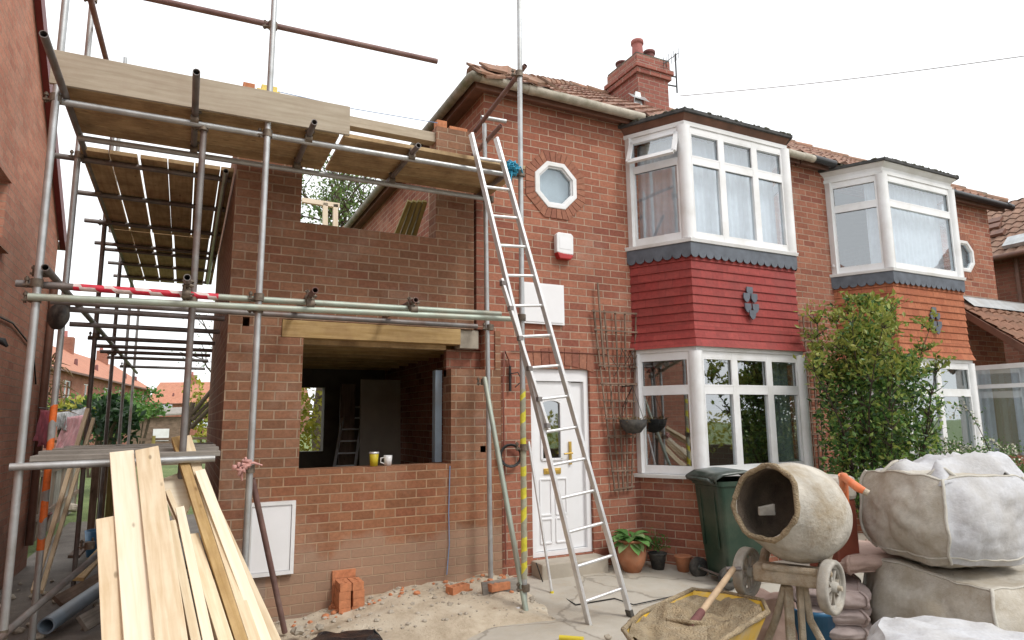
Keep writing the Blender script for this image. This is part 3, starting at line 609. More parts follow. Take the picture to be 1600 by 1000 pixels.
def oct_window(root, cx, cz, rx, rz):
    w = MB(); ring(w, oct_pts(cx, cz, rx*.80, rz*.80, 6.03), oct_pts(cx, cz, rx, rz, 6.03), (0, -.05, 0))
    o = w.build('octagonal_window', 'white_upvc', root, bev=.008)
    w = MB(); ring(w, oct_pts(cx, cz, rx*.74, rz*.74, 6.035), oct_pts(cx, cz, rx*.81, rz*.81, 6.035), (0, -.035, 0)); w.build('frame', 'white_upvc', o)
    p = MB(); p.extr(oct_pts(cx, cz, rx*.76, rz*.76, 6.02)[::-1], (0, .006, 0)); p.build('pane', 'glass_frost', o)
    p = MB(); p.extr(oct_pts(cx, cz, rx*.9, rz*.9, 6.09)[::-1], (0, .01, 0)); p.build('net_curtain', 'net_curtain', o)
    s = MB(); A_, B_ = oct_pts(cx, cz, rx*1.005, rz*1.005, 5.998), oct_pts(cx, cz, rx*1.42, rz*1.42, 5.998)
    for i in range(8):                                        # bricks standing on end round the opening
        j = (i+1) % 8
        for k in range(4):
            f = lambda q, r_: (q[i].lerp(q[j], r_)); g0, g1 = k/4+.012, (k+1)/4-.012
            s.add([f(A_, g0), f(A_, g1), f(B_, g1), f(B_, g0), *[x+V((0, -.009, 0)) for x in (f(A_, g0), f(A_, g1), f(B_, g1), f(B_, g0))]], [(3, 2, 1, 0)][:0]+[(4, 7, 6, 5), (0, 3, 7, 4), (1, 0, 4, 5), (2, 1, 5, 6), (3, 2, 6, 7)])
    s.build('brick_surround', 'soldier', root)
m, n, l, b = new_mat('soldier'); gn = n.new('ShaderNodeNewGeometry'); r = ramp(n, [(0, (.27, .11, .07)), (.5, (.33, .145, .09)), (1, (.24, .09, .06))]); l.new(gn.outputs['Random Per Island'], r.inputs[0])
f = nz(n, l, gn.outputs['Position'], 30, 6, .7); rf = ramp(n, [(.3, g(.75)), (.7, g(1.2))]); l.new(f, rf.inputs[0]); l.new(mix(n, l, 1.0, r.outputs[0], rf.outputs[0], 'MULTIPLY'), b.inputs['Base Color'])
b.inputs['Roughness'].default_value = .9; bump(n, l, f, b, .4, .006)

EZ, EY = 5.18, 5.84                       # eaves height and line
def front_wall(root, x0, x1, holes, octc, mat='brick_main'):
    cx, cz, rx, rz = octc; oh = (cx-rx, cx+rx, cz-rz, cz+rz); w = MB(); w.panel(x0, x1, -.25, 5.11, holes+[oh], mpx(6.0), .12)
    k = .5858
    for sx in (-1, 1):                    # corner pieces that make the square hole an octagon
        for sz in (-1, 1):
            a = V((cx+sx*rx, 6, cz+sz*rz)); b = V((cx+sx*rx*(1-k), 6, cz+sz*rz)); c = V((cx+sx*rx, 6, cz+sz*rz*(1-k))); q = [a, b, c] if sx*sz > 0 else [a, c, b]
            w.add([*q, *[p+V((0, .12, 0)) for p in q]], [(0, 1, 2), (5, 4, 3), (1, 4, 5, 2)])
    return w.build('front_wall', mat, root)
# ------------------------------------------------------------------ the red-brick house
H1 = thing('brick_house', 'red brick house with a red tile-hung bay and chimney, right of the extension', 'house', (5, 6, 0))
X0, XP, X2 = 2.69, 7.42, 12.2
A1, B1, C1, D1 = (4.58, 6.0), (4.92, 5.4), (6.52, 5.4), (6.86, 6.0)
front_wall(H1, X0, XP, [(3.21, 3.945, .21, 2.13), (4.72, 6.74, 1.0, 2.3), (4.72, 6.74, 3.58, 4.88)], (3.565, 4.18, .272, .272))
w = MB(); w.panel(6.0, 12.18, -.25, 5.11, [], lambda u, v, t: V((X0+t, 6.0+12.3-u, v)), .12); w.build('side_wall', 'brick_main', H1)
w = MB(); w.box((X0+.13, 12.2, -.2), (XP, 12.3, 5.04)); w.box((XP-.1, 6.13, -.2), (XP-.003, 12.19, 5.04)); w.build('back_wall', 'brick_dark', H1)
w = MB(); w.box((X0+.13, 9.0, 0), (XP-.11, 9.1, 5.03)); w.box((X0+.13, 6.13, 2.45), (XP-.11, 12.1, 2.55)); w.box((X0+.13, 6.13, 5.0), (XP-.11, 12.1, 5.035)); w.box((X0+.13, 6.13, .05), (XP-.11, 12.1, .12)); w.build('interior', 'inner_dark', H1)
bay(H1, A1, B1, C1, D1, 'red_cladding', 'brown', 3, 3, 1.0, 'red painted tiles hung on the bay', 0, True, False, 4.505, 1.90)
oct_window(H1, 3.565, 4.18, .268, .268)
# front door
d = MB(); d.panel(3.215, 3.94, .215, 2.125, [(3.27, 3.885, .26, 2.0)], lambda u, v, t: V((u, 6.035+t, v)), .07); d.panel(3.66, 3.89, .265, 1.99, [], lambda u, v, t: V((u, 6.075+t, v)), .03)
dr = d.build('door_frame', 'door_white', H1, bev=.006)
d = MB(); d.panel(3.275, 3.74, .265, 1.995, [(3.36, 3.60, 1.18, 1.80)], lambda u, v, t: V((u, 6.06+t, v)), .045)
for x in (3.335, 3.52):
    for z0, z1 in ((.34, .58), (.62, .98)):
        for a, b_ in (((x, z0), (x+.13, z0)), ((x, z1), (x+.13, z1)), ((x, z0), (x, z1)), ((x+.13, z0), (x+.13, z1))): d.beam((a[0], 6.056, a[1]), (b_[0], 6.056, b_[1]), .018, .014, (0, 1, 0))
arc = [(3.36, 1.18), (3.36, 1.76)]+[(3.48-.12*math.cos(math.pi*k/8), 1.76+.045*math.sin(math.pi*k/8)) for k in range(1, 8)]+[(3.60, 1.76), (3.60, 1.18)]
for a, b_ in zip(arc, arc[1:]+arc[:1]): d.beam((a[0], 6.055, a[1]), (b_[0], 6.055, b_[1]), .025, .02, (0, 1, 0))
door = d.build('door', 'door_white', H1, bev=.003, label='white front door with an arched glass pane')
d = MB(); d.box((3.36, 6.07, 1.18), (3.60, 6.078, 1.81)); d.build('door_pane', 'glass_low', door)
d = MB(); d.box((3.38, 6.046, 1.03), (3.585, 6.06, 1.09)); d.box((3.40, 6.04, 1.045), (3.565, 6.047, 1.075)); d.build('letterbox', 'brass', door, bev=.003)
d = MB(); d.box((3.69, 6.035, 1.12), (3.715, 6.058, 1.36)); d.tube((3.70, 6.04, 1.24), (3.70, 6.0, 1.24), .009); d.tube((3.705, 6.0, 1.24), (3.60, 6.0, 1.235), .009); d.build('handle', 'brass', door)
d = MB(); d.box((3.19, 5.78, -.05), (3.97, 6.03, .20)); d.build('doorstep', 'concrete', H1, bev=.015)
d = MB()
for k in range(9):
    t0 = -1+2*k/9; x = 3.577; f = lambda u, r_: V((x+.42*u*r_, 5.992, 2.10+(.07*(1-u*u))+(r_-1)*.5)); 
    d.extr([f(t0+.01, 1), f(t0+.21, 1), f(t0+.21, 1.0)+V((.015*(t0+.1), 0, .19)), f(t0+.01, 1.0)+V((.015*t0, 0, .19))], (0, .02, 0))
d.build('brick_arch', 'soldier', H1)
# roofs
pitch = math.tan(R(34.1)); RZ = EZ+3.16*pitch
def roof(root, x0, x1, hl, hr, broken=True):
    w = MB(); rl = x0+(3.16 if hl else 0); rr = x1-(3.16 if hr else 0)
    slope(w, (x0, EY, EZ), (x1, EY, EZ), (rl, 9.0, RZ), (rr, 9.0, RZ), seed=x0)
    slope(w, (x1, 12.3, EZ), (x0, 12.3, EZ), (rr, 9.0, RZ), (rl, 9.0, RZ))
    if hl: slope(w, (x0, 12.3, EZ), (x0, EY, EZ), (rl, 9.0, RZ), (rl, 9.0, RZ))
    if hr: slope(w, (x1, EY, EZ), (x1, 12.3, EZ), (rr, 9.0, RZ), (rr, 9.0, RZ))
    o = w.build('roof', 'roof_tiles', root)
    t = MB()                                             # ridge and hip tiles, bedded in mortar
    lines = [((rl, 9, RZ), (rr, 9, RZ))]
    if hl: lines += [((x0, EY, EZ), (rl, 9, RZ)), ((x0, 12.3, EZ), (rl, 9, RZ))]
    if hr: lines += [((x1, EY, EZ), (rr, 9, RZ)), ((x1, 12.3, EZ), (rr, 9, RZ))]
    for a, b in lines:
        a, b = V(a), V(b); L = (b-a).length; d = (b-a).normalized(); k = int(L/.32)
        for i in range(k):
            p = a+d*(L*i/k)+V((rnd.uniform(-.01, .01), 0, .015+rnd.uniform(0, .015))); t.tube(p, p+d*(L/k*1.06)+V((0, 0, -.012)), .085, .075, n=10, mat=0)
    t.build('hip_tiles', 'hip', o)
    return o
tiles('hip', [(.25, .16, .11), (.4, .22, .15), (.2, .15, .12)], .3, .3, moss=(.16, .16, .11), dirt=(.12, .1, .08), dirt_amt=.7)
R1 = roof(H1, 2.51, XP, True, False)
t = MB()                                                  # loose and slipped tiles by the front corner
for px, py in ((752, 107), (770, 104), (787, 109), (800, 111), (820, 118), (842, 124), (765, 112), (858, 128)):
    p = at(px, py+4, 'y', 5.83); a = rnd.uniform(-.5, .5); u = V((math.cos(a), math.sin(a)*.5, rnd.uniform(-.2, .3)))*.11; v = V((-.02, .1, .09))*rnd.uniform(.7, 1.2)
    t.extr([p-u-v, p+u-v, p+u+v, p-u+v], (0, -.01, .022))
t.build('loose_tile', 'hip', R1)
# chimney
cx0, cx1, cy0, cy1 = 6.47, 7.12, 8.12, 8.92
c = MB(); c.box((cx0, cy0, 6.2), (cx1, cy1, 7.50))
for z0, z1, o in ((7.33, 7.42, .045), (7.42, 7.50, .075), (7.50, 7.67, .03)): c.box((cx0-o, cy0-o, z0), (cx1+o, cy1+o, z1-.002))
ch = c.build('chimney', 'brick_chimney', R1, bev=.006)
c = MB(); c.prism([(cx0-.02, cy0-.02), (cx1+.02, cy0-.02), (cx1+.02, cy1+.02), (cx0-.02, cy1+.02)], 7.67, 7.70); c.build('flaunching', 'moss_edge', R1)
for (x, y, mt, h) in ((6.60, 8.26, 'terracotta', .34), (6.93, 8.36, 'pot_dark', .28), (6.62, 8.75, 'pot_dark', .2)):
    c = MB(); c.lathe([(.10, 7.68), (.088, 7.68+h*.75), (.09, 7.68+h*.78), (.108, 7.68+h*.80), (.108, 7.68+h*.97), (.10, 7.68+h), (.07, 7.68+h), (.07, 7.75)], (x, y, 0), n=20); c.build('chimney_pot', 'pot_pink' if mt == 'terracotta' else mt, R1, label='pale pink chimney pot' if mt == 'terracotta' else 'dark sooty chimney pot')
c = MB(); c.extr([V((6.30, 8.05, 6.62)), V((6.48, 8.05, 6.62)), V((6.48, 8.10, 6.95)), V((6.38, 8.10, 6.95))], (0, -.02, .01)); c.add([(6.25, 8.0, 6.80), (6.6, 8.0, 6.78), (6.6, 8.12, 6.92), (6.25, 8.12, 6.92)], [(0, 1, 2, 3)]); c.build('flashing', 'galv', R1)
# eaves: fascia, soffit, gutters
def eaves(root, x0, x1, left, right, gm, seg):
    f = MB(); f.box((x0+.03, EY+.03, EZ-.12), (x1, EY+.055, EZ-.012)); f.box((x0+.06, EY+.06, EZ-.085), (x1, 5.997, EZ-.07))
    if left: f.box((x0+.03, EY+.06, EZ-.12), (x0+.055, 12.3, EZ-.012)); f.box((x0+.06, 6.003, EZ-.085), (X0-.003, 12.3, EZ-.07))
    f.build('fascia', 'brown_paint', root)
    for (a, b_, mt) in seg:
        q = MB(); q.path([(a, EY-.035, EZ-.035), (b_, EY-.035, EZ-.045)], .052, 14)
        k = a+.6
        while k < b_: q.tube((k-.04, EY-.035, EZ-.037), (k+.04, EY-.035, EZ-.037), .058, n=14); k += 1.6
        q.build('gutter', mt, root)
    if left: q = MB(); q.path([(x0-.035, 12.2, EZ-.045), (x0-.035, EY+.02, EZ-.035), (x0-.03, EY-.03, EZ-.035), (x0+.05, EY-.036, EZ-.035)], .052, 14); q.build('gutter', 'gutter_side', root)
plain('gutter_side', (.24, .22, .18), .7, var=.35, scale=9, dirt=(.12, .14, .07), dirt_amt=.8, dscale=5)
eaves(H1, 2.51, XP, True, False, None, [(2.56, 4.68, 'gutter_cream'), (6.84, XP, 'gutter_cream')])
# ------------------------------------------------------------------ the joined neighbour
H2 = thing('brick_house', 'attached red brick house with an orange tile-hung bay, right of the red bay', 'house', (10, 6, 0))
A2, B2, C2, D2 = (8.1, 6.0), (8.44, 5.4), (10.0, 5.4), (10.34, 6.0)
front_wall(H2, XP+.003, X2, [(8.24, 10.2, .95, 2.3), (8.24, 10.2, 3.58, 4.88), (10.9, 12.0, .2, 2.2)], (11.36, 4.18, .26, .27))
w = MB(); w.box((X2-.12, 6.125, -.2), (X2-.002, 12.3, 5.04)); w.box((XP+.1, 12.2, -.2), (X2-.13, 12.3, 5.04)); w.build('side_wall', 'brick_dark', H2)
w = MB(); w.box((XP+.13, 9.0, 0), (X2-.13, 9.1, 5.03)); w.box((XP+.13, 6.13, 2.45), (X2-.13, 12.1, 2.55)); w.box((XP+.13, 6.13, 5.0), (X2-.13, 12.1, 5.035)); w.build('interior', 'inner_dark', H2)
bay(H2, A2, B2, C2, D2, 'orange_cladding', 'white', 2, 1, .9, 'orange clay tiles hung on the bay', None, False, True, 4.50, 1.90)
oct_window(H2, 11.36, 4.18, .255, .265)
roof(H2, XP, 12.5, False, True)
eaves(H2, XP, 12.5, False, False, None, [(XP, 7.62, 'gutter_cream'), (7.62, 8.05, 'black_plastic'), (10.25, 12.6, 'black_plastic')])
# ------------------------------------------------------------------ small things on the walls
def wall_box(x0, x1, z0, z1, y=5.995, dpt=.1): return (x0, y-dpt, z0), (x1, y, z1)
t = thing('alarm_box', 'white burglar alarm box with red base on the wall below the near octagonal window', 'alarm', (3.63, 6, 3.4))
m_ = MB(); m_.extr([V((x, 5.998, z)) for x, z in ((3.525, 3.40), (3.60, 3.385), (3.735, 3.385), (3.74, 3.60), (3.71, 3.625), (3.55, 3.625), (3.525, 3.60))], (0, -.07, 0)); m_.build('cover', 'white_upvc', t, bev=.01)
m_ = MB(); m_.extr([V((x, 5.998, z)) for x, z in ((3.525, 3.397), (3.555, 3.33), (3.70, 3.33), (3.735, 3.38))], (0, -.075, 0)); m_.build('base', 'alarm_red', t, bev=.008)
m_ = MB(); m_.box((3.56, 5.925, 3.44), (3.70, 5.929, 3.57)); m_.build('label_plate', 'door_white', t)
o = MB().extr([V((x, 5.998, z)) for x, z in ((10.72, 4.62), (10.98, 4.60), (10.98, 4.93), (10.94, 4.97), (10.76, 4.97), (10.72, 4.93))], (0, -.09, 0)).build('alarm_box', 'white_upvc', None, (10.85, 6, 4.8), bev=.01); tag(o, 'plain white alarm box high on the wall beside the far bay window', 'alarm')
m_ = MB(); m_.box((3.10, 5.965, 2.60), (3.62, 5.994, 3.04)); m_.box((3.12, 5.958, 2.62), (3.60, 5.966, 3.02)); tag(m_.build('wall_panel', 'door_white', None, (3.36, 5.99, 2.6)), 'blank square white panel on the brick wall above the front door', 'panel')
def trellis(xt0, xt1, xb0, xb1, zt, zb, nv, nh, lab):
    r_ = thing('trellis', lab, 'trellis', ((xt0+xt1)/2, 5.98, zb)); y = 5.955
    for i in range(nv):
        t_ = i/(nv-1); z1 = zt+(.28 if i in (1,) and nv == 5 else .03)*0
        m_ = MB(); m_.beam((xt0+(xt1-xt0)*t_+rnd.uniform(-.01, .01), y, zt), (xb0+(xb1-xb0)*t_, y, zb), .018, .012, (0, 1, 0)); m_.build('upright', 'old_wood', r_)
    for j in range(nh):
        s = j/(nh-1); z = zt-.02-(zt-zb-.04)*(s**.96); a = xt0+(xb0-xt0)*s; b_ = xt1+(xb1-xt1)*s; dz = rnd.uniform(-.012, .012)
        m_ = MB(); m_.beam((a-.03, y-.014, z+dz), (b_+.03, y-.014, z-dz), .018, .01, (0, 1, 0)); m_.build('crossbar', 'old_wood', r_)
    return r_
tr1 = trellis(3.99, 4.57, 4.2, 4.42, 2.80, .83, 5, 11, 'fan-shaped wooden trellis on the wall between the door and the red bay')
m_ = MB(); m_.beam((4.05, 5.94, 3.1), (4.10, 5.94, 2.15), .02, .014, (0, 1, 0)); m_.build('upright', 'old_wood', tr1)
trellis(7.22, 7.62, 7.28, 7.5, 2.95, .9, 4, 14, 'dark narrow trellis in the shade between the two bays')
# dead climber stems on the near trellis
cs_ = thing('dead_climber', 'dry brown climber twigs tangled in the near trellis', 'plant', (4.3, 5.95, 1.5))
for k in range(9):
    m_ = MB(); p = V((rnd.uniform(4.15, 4.5), 5.93, rnd.uniform(1.5, 2.25))); m_.path([p, p+V((rnd.uniform(-.05, .05), -.03, .08)), p+V((rnd.uniform(-.1, .1), -.02, .2))], .004, 5); m_.build('stem', 'twig', cs_)
# hanging basket
hb = thing('hanging_basket', 'dark hanging basket on a bracket beside the ground floor red bay', 'basket', (4.33, 5.8, 1.45)); bc = V((4.36, 5.80, 1.56))
m_ = MB(); m_.lathe([(.0, -.13), (.08, -.115), (.135, -.05), (.155, .02), (.145, .025), (.12, -.03), (0, -.03)], bc, n=20, jit=.015); m_.build('bowl', 'rubber', hb)
m_ = MB(); m_.beam((4.36, 5.98, 1.95), (4.36, 5.78, 1.95), .012, .012); m_.path([(4.36, 5.98, 1.72), (4.36, 5.9, 1.82), (4.36, 5.80, 1.93)], .005, 6); m_.build('bracket', 'cable_black', hb)
for a in (0, 2.1, 4.2): m_ = MB(); m_.tube(bc+V((.145*math.cos(a), .145*math.sin(a), .02)), (4.36, 5.79, 1.945), .003, n=5); m_.build('chain', 'cable_black', hb)
m_ = MB(); leaves(m_, [bc+V((rnd.uniform(-.12, .12), rnd.uniform(-.12, .12), .02)) for _ in range(70)], .05, .3, 0, mat=0, up=(0, 0, .6)); m_.build('foliage', 'leaf_dry', hb)
# pipes and coiled hose on the wall left of the door
m_ = MB(); m_.path([(2.98, 5.975, 2.02), (2.95, 5.975, 2.20), (2.90, 5.975, 2.30), (2.88, 5.975, 1.9), (2.885, 5.97, 1.2), (2.89, 5.97, .2)], .008, 6); m_.path([(2.98, 5.98, 2.30), (3.4, 5.985, 2.31), (3.9, 5.985, 2.31), (4.2, 5.985, 2.30), (4.4, 5.985, 2.9), (4.1, 5.985, 3.4)][:4], .005, 5)
tag(m_.build('wall_cable', 'cable_rust', None, (2.9, 5.98, 1)), 'reddish cable clipped to the brick wall left of the front door', 'cable')
m_ = MB()
for k in range(3): m_.path([at(798+(15+k)*math.cos(a), 712+(16+k)*math.sin(a), 'y', 5.96-.012*k) for a in [i*math.pi/10 for i in range(21)]], .008, 6)
tag(m_.build('hose_coil', 'cable_black', None, (2.95, 5.97, 1.3)), 'small dark coil of hose hanging on the wall left of the front door', 'hose')
br = MB(); q = at(797, 590, 'y', 5.97); br.path([q+V((0, 0, .12)), q, q+V((0, 0, -.14))], .014, 7); br.path([q+V((0, -.02, .04)), q+V((.06, -.06, .05)), q+V((.1, -.06, -.02))], .007, 6); br.path([q+V((.04, -.03, -.1)), q+V((.13, -.05, -.02))], .006, 6)
tag(br.build('wall_bracket', 'cable_black', None, q), 'black iron bracket on the wall left of the front door top', 'bracket')
# plain round knob on the neighbour's brick, not a lamp
sp = MB(); sp.lathe([(0, 0), (.03, .0), (.035, .03), (.02, .05), (0, .055)], at(1301, 417, 'y', 5.995), (0, -1, 0), n=14); tag(sp.build('wall_knob', 'white_upvc', None, (8.0, 6, 3.5)), 'small round white fitting on the brick between the two bays', 'fitting')
# aerial on the chimney
ae = thing('aerial', 'thin dark television aerial strapped to the right of the chimney', 'aerial', (7.25, 8.2, 6.9))
p0, p1 = at(1058, 145, 'y', 8.3), at(1055, 84, 'y', 8.3); m_ = MB(); m_.tube(p0, p1, .014, n=8); m_.build('mast', 'cable_black', ae)
a0, a1 = at(1037, 99, 'y', 8.0), at(1060, 83, 'y', 8.5); m_ = MB(); m_.tube(a0, a1, .008, n=6)
for k in range(7): p = a0.lerp(a1, k/6); m_.tube(p-V((0, 0, .11)), p+V((0, 0, .11)), .005, n=5)
m_.build('antenna', 'cable_black', ae)
for z in (.12, .3): m_ = MB(); m_.beam(p0+V((0, 0, z)), (cx1+.003, 8.35, p0.z+z), .02, .02); m_.build('bracket', 'cable_black', ae)
m_ = MB(); a0, a1 = at(1062, 150, 'y', 8.3), at(1640, 82, 'y', 4.0)
m_.path([a0.lerp(a1, k/24)-V((0, 0, .05*math.sin(math.pi*k/24))) for k in range(25)], .008, 5); tag(m_.build('overhead_cable', 'cable_grey', None, a0) if 'cable_grey' in MATS else m_.build('overhead_cable', 'alu', None, a0), 'thin overhead cable crossing the white sky from the chimney to the right', 'cable')
# ------------------------------------------------------------------ the half-built extension
EX = thing('house_extension', 'half-built roofless brick side extension behind the scaffold, with a dark open window hole', 'building', (1.5, 6, 0))
XL, XR = .285, 2.86
m_ = MB(); m_.panel(XL, XR, -.3, 2.50, [(.91, 2.32, 1.185, 2.50), (2.32, 2.80, 2.10, 2.50), (.72, .91, 2.34, 2.50), (.40, .455, 2.42, 2.50), (2.63, 2.69, 1.28, 1.345)], lambda u, v, t: V((u, 5.985+t, v)), .22)
m_.build('lower_wall', 'brick_new', EX)
m_ = MB(); m_.panel(XL, 2.565, 2.502, 4.70, [(.845, 2.15, 3.405, 5), (XL, .845, 4.45, 5), (2.15, 2.565, 4.60, 5)], lambda u, v, t: V((u, 5.987+t, v)), .21)
m_.build('upper_wall', 'brick_new', EX, label='upper wall with an open gap full of sky')
m_ = MB(); m_.panel(6.21, 9.9, -.3, 4.3, [], lambda u, v, t: V((XL+t, 6.21+9.9-u, v)), .2); m_.build('side_wall', 'brick_new', EX)
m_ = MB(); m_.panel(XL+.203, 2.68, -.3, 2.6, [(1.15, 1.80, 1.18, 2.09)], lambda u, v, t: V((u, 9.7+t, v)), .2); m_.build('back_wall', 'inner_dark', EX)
m_ = MB()
for k in range(8): y = 6.45+k*.42; m_.beam((XL+.21, y, 2.42), (2.68, y, 2.42), .05, .17)
m_.build('ceiling_joist', 'lintel_wood', EX)
m_ = MB(); m_.box((XL+.205, 6.23, 2.51), (2.68, 9.68, 2.54)); m_.build('floor_deck', 'board_under', EX)
m_ = MB(); m_.beam((.725, 6.05, 2.42), (2.42, 6.05, 2.42), .13, .155); m_.build('timber_lintel', 'lintel_wood', EX, bev=.004)
m_ = MB(); m_.beam((.93, 6.17, 2.33), (2.315, 6.17, 2.33), .1, .06); m_.build('timber_lintel', 'board_under', EX)
m_ = MB(); m_.box((2.425, 6.02, 2.31), (2.63, 6.19, 2.498)); m_.build('concrete_block', 'block_grey', EX, bev=.006)
m_ = MB(); m_.box((2.32, 6.12, 2.03), (2.80, 6.2, 2.305)); m_.box((2.635, 6.10, 2.31), (2.80, 6.2, 2.498)); m_.build('inner_pier', 'brick_dark', EX)
m_ = MB()                                               # toothed, unfinished tops of the walls
for (x0, z, n_) in ((XL, 4.452, 1), (2.155, 4.602, 1)):
    pass
for a_, b_ in (((XL+.005, 6.0, 4.452), (.43, 6.19, 4.53)), ((.30, 6.0, 4.535), (.40, 6.1, 4.66)), ((2.16, 6.0, 4.602), (2.27, 6.1, 4.68)), ((2.3, 6.0, 4.602), (2.5, 6.1, 4.64)), ((1.04, 6.0, 4.542), (1.25, 6.1, 4.615))): m_ = MB(); m_.box(a_, b_); m_.build('top_brick', 'new_brick', EX, bev=.004)
m_ = MB(); m_.beam((.43, 6.08, 4.49), (2.155, 6.08, 4.49), .12, .1); m_.build('wall_plate', 'toe_ply', EX)
m_ = MB(); m_.path([(.6, 5.98, 4.62), (1.3, 5.98, 4.60), (2.16, 5.98, 4.63)], .004, 5); m_.build('string_line', 'cable_blue', EX)
m_ = MB()                                                # dark brick strip filling the gap against the old wall
m_.box((2.60, 6.0, 2.51), (2.685, 6.16, 4.55)); m_.build('cavity_strip', 'brick_dark', EX)
# insulation slab and stack on the wall top
m_ = MB(); m_.box((.42, 6.02, 4.535), (.62, 6.3, 4.64)); m_.box((.46, 6.05, 4.645), (.60, 6.28, 4.70)); tag(m_.build('insulation_slab', 'insulation', None, (.5, 6.1, 4.53), bev=.005), 'yellow insulation slab lying on top of the unfinished extension wall', 'slab')
# timbers inside the roofless upper floor
def beam_thing(name, lab, cat, segs, mat, group=None, bev=.003):
    m_ = MB()
    for a, b, w, t in segs: m_.beam(a, b, w, t, (0, -1, .3))
    return tag(m_.build(name, mat, None, segs[0][0], bev=bev), lab, cat, group)
for k, (px0, px1) in enumerate(((640, 612), (648, 622), (656, 632), (664, 642))):
    beam_thing('rafter', ['leftmost', 'second from left', 'third from left', 'rightmost'][k]+' greenish rafter leaning behind the extension upper gap', 'timber', [(at(px0, 314, 'y', 7.0), at(px1-6, 400, 'y', 7.4), .05, .09)], 'treated', 'rafters leaning behind the upper gap')
beam_thing('timber_post', 'pale upright timber post at the right side of the extension upper gap', 'timber', [(at(674, 300, 'y', 6.5), at(676, 400, 'y', 6.5), .05, .05)], 'pine')
fr0 = bpy.data.objects.new('timber_frame', None); COL.objects.link(fr0); fr0.parent = EX; fr0.location = (0, 0, 0)
for a, b in (((508, 318), (508, 420)), ((524, 320), (524, 420)), ((472, 313), (530, 322))): m_ = MB(); m_.beam(at(*a, 'y', 9.8), at(*b, 'y', 9.8), .07, .07, (0, -1, 0)); m_.build('rail', 'pine_raw', fr0)
# inside the dark room
beam_thing('board', 'grey board leaning inside the dark ground floor room', 'board', [(V((2.35, 8.6, 0)), V((2.35, 8.7, 2.15)), .55, .03)], 'concrete')
beam_thing('board', 'brown board leaning beside the grey board inside the dark room', 'board', [(V((1.95, 8.9, 0)), V((1.98, 9.0, 2.1)), .2, .03)], 'old_wood')
il = thing('ladder', 'thin aluminium ladder leaning inside the dark room', 'ladder', (1.6, 8, 0))
la, lb = at(517, 760, 'y', 8.2), at(540, 628, 'y', 9.2); q = V((.26, 0, 0))
for s in (V((0, 0, 0)), q): m_ = MB(); m_.beam(la+s, lb+s, .03, .05); m_.build('stile', 'alu', il)
for k in range(7): m_ = MB(); p = la.lerp(lb, (k+.5)/7); m_.tube(p, p+q, .012, n=6); m_.build('rung', 'alu', il)
m_ = MB(); m_.box((2.24, 6.215, 1.19), (2.31, 6.30, 2.10)); tag(m_.build('insulation_strip', 'pipe_blue', None, (2.27, 6.25, 1.19)), 'grey-blue strip of cavity lining on the right edge of the ground floor opening', 'lining')
# cups on the sill
SZ = 1.186
def cup(name, lab, px, mat, r, h, handle=False, rim=None):
    p = at(px, 728, 'z', SZ); p = V((at(px, 728, 'y', 6.06).x, 6.06, SZ)); o = thing(name, lab, 'cup', p)
    m_ = MB(); m_.lathe([(0, .001), (r*.8, .001), (r, h), (r*.92, h), (r*.72, .01), (0, .01)], p, n=24); m_.build('body', mat, o)
    if handle: m_ = MB(); m_.path([p+V((-r*.9, -.0, h*.8)), p+V((-r*1.7, 0, h*.75)), p+V((-r*1.75, 0, h*.35)), p+V((-r*.85, 0, h*.2))], .006, 8); m_.build('handle', mat, o)
    if rim: m_ = MB(); m_.lathe([(r*1.0, h-.012), (r*1.06, h-.01), (r*1.06, h+.006), (r*.9, h+.006)], p, n=24); m_.build('rim', rim, o)
cup('cup', 'yellow plastic cup standing on the window opening sill', 584, 'cup_yellow', .043, .125, rim='alu'); cup('mug', 'white mug standing on the window opening sill', 606, 'cup_white', .04, .095, True)
# meter box
mbx = thing('meter_box', 'white meter box on the extension wall behind the leaning brown tube', 'box', (.7, 5.98, .35))
m_ = MB(); m_.panel(.515, .892, .34, .935, [(.545, .862, .37, .905)], lambda u, v, t: V((u, 5.935+t, v)), .048); m_.build('frame', 'white_upvc', mbx, bev=.004)
m_ = MB(); m_.box((.547, 5.945, .372), (.86, 5.98, .903)); m_.build('door', 'door_white', mbx, bev=.004)
m_ = MB(); m_.path([(XL+.5, 5.975, 1.15)]+[at(701, y, 'y', 5.97) for y in (728, 800, 850, 862)], .004, 5) if False else m_.path([at(703, 728, 'y', 5.975), at(701, 800, 'y', 5.97), at(702, 850, 'y', 5.97), at(698, 898, 'y', 5.965)], .005, 5)
tag(m_.build('wall_wire', 'cable_pale', None, at(700, 800, 'y', 5.97)) if 'cable_pale' in MATS else m_.build('wall_wire', 'cable_blue', None, at(700, 800, 'y', 5.97)), 'thin pale blue wire hanging down the brick below the window opening', 'wire')

